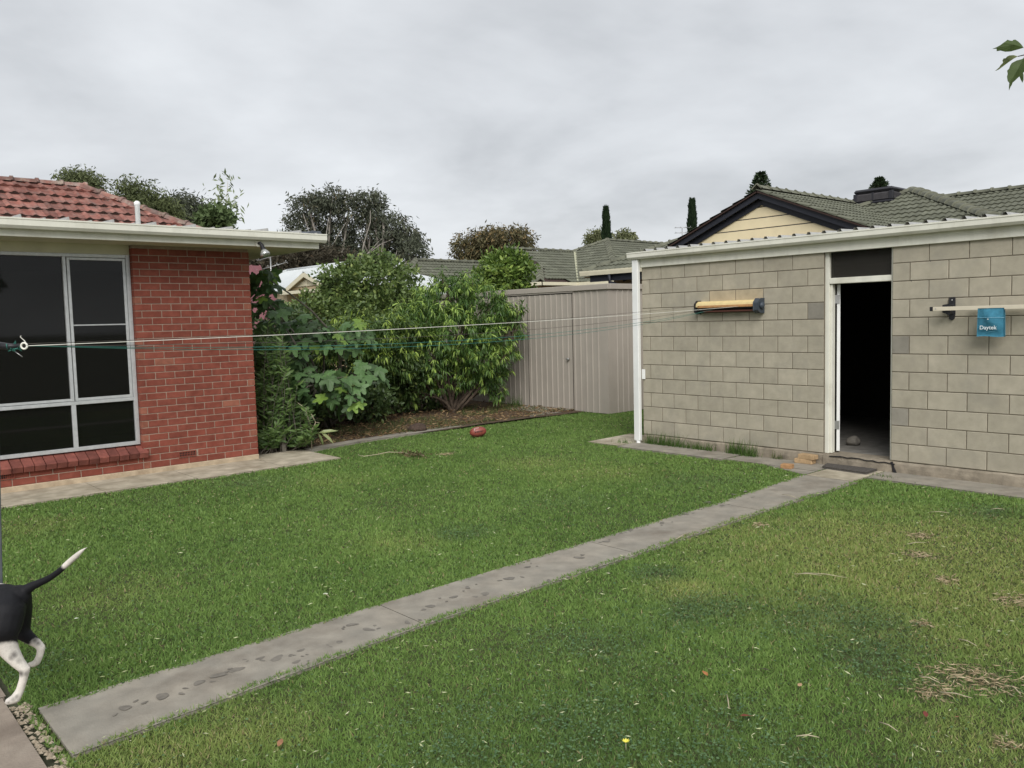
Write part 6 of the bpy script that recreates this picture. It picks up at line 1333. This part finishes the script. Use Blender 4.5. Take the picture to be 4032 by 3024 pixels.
# dog
dog_o = empty('dog', onZ((60, 2765)), 'black and white dog walking out of frame, tail raised with white tip', 'dog')
def dj(x, y, D): return atD(CD(x, y), D)
Dd = 3.93; lf = -rgt                                  # the dog walks towards the left of the picture
J = {}; E_ = []
def jn(k, p, r): J[k] = (Vector(p), r); return k
pel = dj(60, 668, Dd)
jn('pelvis', pel, .082); jn('rump', dj(165, 625, Dd), .058); jn('t0', dj(228, 565, Dd), .028)
tails = [(300, 520, .021), (370, 490, .018), (430, 462, .0165), (490, 425, .015), (545, 383, .0145), (590, 340, .0140), (640, 295, .0145), (690, 253, .0140), (735, 212, .0105), (770, 185, .006), (796, 169, .0022)]
for i, (x, y, r) in enumerate(tails): jn('t%d' % (i+1), dj(x, y, Dd-.01*i*.3), r)
chain = lambda *ks: E_.extend(zip(ks[:-1], ks[1:]))
chain('pelvis', 'rump', *['t%d' % i for i in range(len(tails)+1)])
fwdv = (lf*.97+Vector((_f[0], _f[1], 0))*.22).normalized(); up3 = Vector((0, 0, 1))
jn('loin', pel+fwdv*.16+up3*.0, .088); jn('belly', pel+fwdv*.30-up3*.015, .105); jn('chest', pel+fwdv*.44-up3*.03, .118); jn('shoulder', pel+fwdv*.55+up3*.0, .10); jn('neck', pel+fwdv*.66+up3*.10, .072); jn('head', pel+fwdv*.76+up3*.18, .068); jn('muzzle', pel+fwdv*.86+up3*.145, .04); jn('nose', pel+fwdv*.93+up3*.13, .026)
chain('pelvis', 'loin', 'belly', 'chest', 'shoulder', 'neck', 'head', 'muzzle', 'nose')
# near hind leg
Dn = Dd-.10
jn('nh', dj(60, 770, Dn+.02), .078); jn('nt', dj(30, 900, Dn), .076); jn('nk', dj(25, 1000, Dn), .058); jn('nm', dj(90, 1120, Dn), .040); jn('nm2', dj(165, 1220, Dn), .029); jn('nhock', dj(228, 1280, Dn), .0225); jn('nme', dj(212, 1370, Dn), .0185); jn('nan', dj(182, 1470, Dn), .0185); jn('npa', dj(140, 1545, Dn-.01), .023); jn('nto', dj(78, 1572, Dn-.02), .017)
chain('pelvis', 'nh', 'nt', 'nk', 'nm', 'nm2', 'nhock', 'nme', 'nan', 'npa', 'nto'); jn('nheel', dj(262, 1268, Dn), .0085); chain('nhock', 'nheel')
# far hind leg, lifted behind
Df = Dd+.10
jn('fh', dj(165, 735, Df-.03), .062); jn('ft', dj(180, 860, Df), .050); jn('fk', dj(205, 950, Df), .036); jn('fm', dj(285, 1010, Df), .027); jn('fm2', dj(335, 1045, Df), .022); jn('fhock', dj(375, 1082, Df), .019); jn('fme', dj(362, 1150, Df), .017); jn('fan', dj(335, 1215, Df), .017); jn('fpa', dj(300, 1235, Df), .016); jn('fto', dj(268, 1232, Df), .011)
chain('rump', 'fh', 'ft', 'fk', 'fm', 'fm2', 'fhock', 'fme', 'fan', 'fpa', 'fto'); jn('fheel', dj(392, 1065, Df), .008); chain('fhock', 'fheel')
sh = J['shoulder'][0]; sidev = Vector((_f[0], _f[1], 0)).normalized()
for s_, off, st_ in (('a', -.07, .05), ('b', .07, -.10)):
    jn('u'+s_, sh+sidev*off-up3*.07, .055); jn('e'+s_, sh+sidev*off-up3*.20-fwdv*.03, .036); jn('w'+s_, sh+sidev*off-up3*.34+fwdv*st_*.6, .022); g0 = sh+sidev*off+fwdv*st_; jn('p'+s_, (g0.x, g0.y, .045), .02); jn('q'+s_, (g0.x+fwdv.x*.05, g0.y+fwdv.y*.05, .028), .016); chain('shoulder', 'u'+s_, 'e'+s_, 'w'+s_, 'p'+s_, 'q'+s_)
for s_ in (-1, 1): jn('ear%d' % s_, J['head'][0]+sidev*.06*s_+up3*.02-fwdv*.02, .022); jn('earb%d' % s_, J['head'][0]+sidev*.09*s_-up3*.05-fwdv*.02, .014); chain('head', 'ear%d' % s_, 'earb%d' % s_)
org = wl(dog_o); db = MB()
for a_, b_ in E_:
    (p, r), (q, r2) = J[a_], J[b_]; L_ = (q-p).length; m_ = max(2, int(L_/.012)); ax_ = (q-p).normalized()
    pr_ = [(-r, .0005), (-r*.87, r*.5), (-r*.5, r*.87)]+[(L_*i/m_, r+(r2-r)*i/m_) for i in range(m_+1)]+[(L_+r2*.5, r2*.87), (L_+r2*.87, r2*.5), (L_+r2, .0005)]
    db.lathe(p, ax_, pr_, 14)
me = db.mesh('dog_volume', None, org); tmp = bpy.data.objects.new('dog_tmp', me); COL.objects.link(tmp)
rm_ = tmp.modifiers.new('remesh', 'REMESH'); rm_.mode = 'VOXEL'; rm_.voxel_size = .0055; sm_ = tmp.modifiers.new('smooth', 'SMOOTH'); sm_.factor = .5; sm_.iterations = 9; bpy.context.view_layer.update()
dm = bpy.data.meshes.new_from_object(tmp.evaluated_get(bpy.context.evaluated_depsgraph_get())); bpy.data.objects.remove(tmp); dm.name = 'body'; dm.materials.clear(); dm.materials.append(MT['dog'])
for p in dm.polygons: p.use_smooth = True
nv = len(dm.vertices); co = np.empty(nv*3, np.float32); dm.vertices.foreach_get('co', co); co = co.reshape(-1, 3)+np.array(org)
cam_p = np.array([0, 0, CAM_H]); seg = {}
def dist_to(ks):
    best = np.full(nv, 9.0)
    for a, b_ in zip(ks[:-1], ks[1:]):
        A, B = np.array(J[a][0]), np.array(J[b_][0]); ab = B-A; t = np.clip(((co-A)@ab)/(ab@ab), 0, 1); best = np.minimum(best, np.linalg.norm(co-(A+t[:, None]*ab), axis=1))
    return best
dl = {'body': dist_to(['t8', 't7', 't6', 't5', 't4', 't3', 't2', 't1', 't0', 'rump', 'pelvis', 'loin', 'belly', 'chest']), 'near': dist_to(['nh', 'nt', 'nk', 'nm', 'nm2', 'nhock', 'nme', 'nan', 'npa', 'nto']), 'far': dist_to(['fh', 'ft', 'fk', 'fm', 'fm2', 'fhock', 'fme', 'fan', 'fpa', 'fto'])}
wob = .010*np.sin(co[:, 0]*60+co[:, 2]*45)+.008*np.sin(co[:, 1]*90)
isn = (dl['near'] < dl['far']) & (dl['near'] < dl['body']+.02); isf = (dl['far'] <= dl['near']) & (dl['far'] < dl['body']+.02)
white = np.zeros(nv, bool); zk = J['nk'][0].z-.018; zf = J['fk'][0].z-.032
white |= (co[:, 2]+wob < zk) & ~isf; white |= isf & (co[:, 2]+wob < zf)
along = (co-np.array(J['t6'][0]))@np.array((J['t10'][0]-J['t6'][0]).normalized()); white |= (along+wob*.4 > 0) & (dist_to(['t6', 't7', 't8', 't9', 't10', 't11']) < .05)
bk = (co-np.array(pel+fwdv*.115+up3*.085)); white |= (np.linalg.norm(bk*np.array([1, 1, .9]), axis=1)+wob*1.5 < .062)
white |= ((co-np.array(pel))@np.array(fwdv) > .60)
wf = white.astype(float); ed = np.empty(len(dm.edges)*2, np.int32); dm.edges.foreach_get('vertices', ed); ed = ed.reshape(-1, 2)
for _ in range(2):
    acc = wf.copy(); cnt_ = np.ones(nv); np.add.at(acc, ed[:, 0], wf[ed[:, 1]]); np.add.at(acc, ed[:, 1], wf[ed[:, 0]]); np.add.at(cnt_, ed[:, 0], 1); np.add.at(cnt_, ed[:, 1], 1); wf = acc/cnt_
wf = np.clip(wf+RNG.normal(size=nv)*.06*(wf > .02)*(wf < .98), 0, 1)[:, None]; shade_ = (1+.10*np.sin(co[:, 0]*37+co[:, 2]*23)+.05*RNG.normal(size=nv))[:, None]
colr = (np.array([[.66, .62, .56]])*wf+np.array([[.010, .010, .012]])*(1-wf))*shade_
spk = np.zeros(nv)
for (x, y, D, r) in ((130, 1150, Dn-.03, .012), (180, 1200, Dn-.03, .012), (190, 1320, Dn-.02, .010), (240, 1330, Dn-.02, .009), (160, 1170, Dn-.03, .008), (205, 1235, Dn-.03, .007), (100, 1180, Dn-.04, .010), (345, 1040, Df-.02, .010), (320, 1015, Df-.02, .012), (385, 1060, Df-.02, .008), (110, 1555, Dn-.04, .008), (150, 1530, Dn-.03, .007)):
    c = np.array(dj(x, y, D)); spk = np.maximum(spk, np.clip(1.3-np.linalg.norm(co-c, axis=1)/(r*1.6), 0, 1))
mk = white & (spk > 0); colr[mk] = colr[mk]*(1-spk[mk, None]*.85)+np.array([.06, .055, .05])*spk[mk, None]*.85
ca = dm.color_attributes.new('Col', 'FLOAT_COLOR', 'POINT'); c4 = np.ones((nv, 4), np.float32); c4[:, :3] = colr; ca.data.foreach_set('color', c4.ravel())
place('body', dm, dog_o, org)
# toes of the planted paw
for i in range(4):
    c = dj(62+26*i, 1583-4*i, Dn-.035+.012*i); d2 = dj(100+20*i, 1550, Dn-.02)
    MB().tube([d2, c.lerp(d2, .3)+Vector((0, 0, .004)), c], [.010, .0115, .007], 8).build('toe', MT['print_white'] if False else mat('toe_fur', (.66, .62, .57), .7, .15, 40) if 'toe_fur' not in MT else MT['toe_fur'], dog_o)
# overhanging tree: leaves reach into the upper right corner
ot = empty('overhanging_tree', (3.6, -.6, 0), 'branch tip with four toothed green leaves in the upper right sky', 'tree')
Lq = 2.6
def photo_leaf(outline, D, bend, mid):
    pts = [atD((3700+x/5.184, 80+y/5.184), D) for x, y in outline]; c = sum(pts, Vector())/len(pts); nrm = Vector((_f[0], _f[1], _f[2])); m0, m1 = pts[0], pts[len(pts)//2]; axl = (m1-m0).normalized(); vs = []
    for p in pts:
        off = (p-m0)-axl*(p-m0).dot(axl); vs.append(p+nrm*(off.length*.45+bend*((p-m0).dot(axl))))
    n = len(vs); vs.append(m0.lerp(m1, .5)); return MB().add(vs, [(i, (i+1) % n, n) for i in range(n)]).build('leaf', MT['fig_leaf'] if mid == 0 else MT[mid], ot)
mat('leaf_over', (.085, .125, .040), .55, .2, 30, transl=.35, spec=.3); mat('leaf_over_pale', (.17, .20, .075), .55, .2, 30, transl=.35, spec=.3)
photo_leaf([(1715, 560), (1690, 470), (1650, 400), (1600, 350), (1560, 360), (1530, 385), (1480, 375), (1440, 355), (1400, 390), (1340, 430), (1290, 470), (1230, 500), (1155, 525), (1235, 530), (1245, 575), (1310, 570), (1400, 600), (1500, 605), (1600, 585)], Lq, .15, 'leaf_over')
photo_leaf([(1600, 735), (1520, 700), (1440, 705), (1390, 730), (1350, 770), (1310, 775), (1275, 820), (1270, 880), (1230, 920), (1200, 970), (1115, 1045), (1200, 1010), (1300, 935), (1400, 860), (1500, 790)], Lq+.05, -.1, 'leaf_over_pale')
photo_leaf([(1725, 760), (1690, 785), (1600, 800), (1520, 840), (1490, 890), (1470, 950), (1435, 990), (1440, 1060), (1425, 1120), (1430, 1210), (1455, 1260), (1460, 1330), (1478, 1400), (1490, 1340), (1525, 1290), (1530, 1250), (1590, 1200), (1640, 1150), (1700, 1100), (1800, 1000), (1830, 850)], Lq-.04, .1, 'leaf_over')
photo_leaf([(1690, 1050), (1650, 1130), (1680, 1200), (1715, 1260), (1740, 1200), (1730, 1100)], Lq+.03, .2, 'leaf_over')
lt = lambda x, y, D=Lq: atD((3700+x/5.184, 80+y/5.184), D)
b = MB(); tip0 = lt(2200, 500); fork_ = Vector((3.4, -.2, 2.4)); b.tube([Vector((3.6, -.6, 0)), Vector((3.58, -.55, 1.2)), fork_, tip0+Vector((.1, -.12, .08)), tip0], [.07, .06, .035, .008, .004], 8)
b.tube([tip0, lt(1900, 600), lt(1725, 565)], [.003, .002, .0015], 5).tube([lt(2000, 580), lt(1800, 690), lt(1600, 735, Lq+.05)], [.0025, .002, .0015], 5).tube([lt(1900, 640), lt(1725, 760, Lq-.04)], [.0025, .0015], 5); b.build('branch', MT['bark'], ot)
crown(ot, 'crown', [((3.75, -.75, 2.9), (.55, .55, .5)), ((3.5, -.5, 3.0), (.25, .25, .3))], 90, 7, .12, .09, 'oval', MT['leaf'], (.05, .08, .025), (.11, .16, .05))
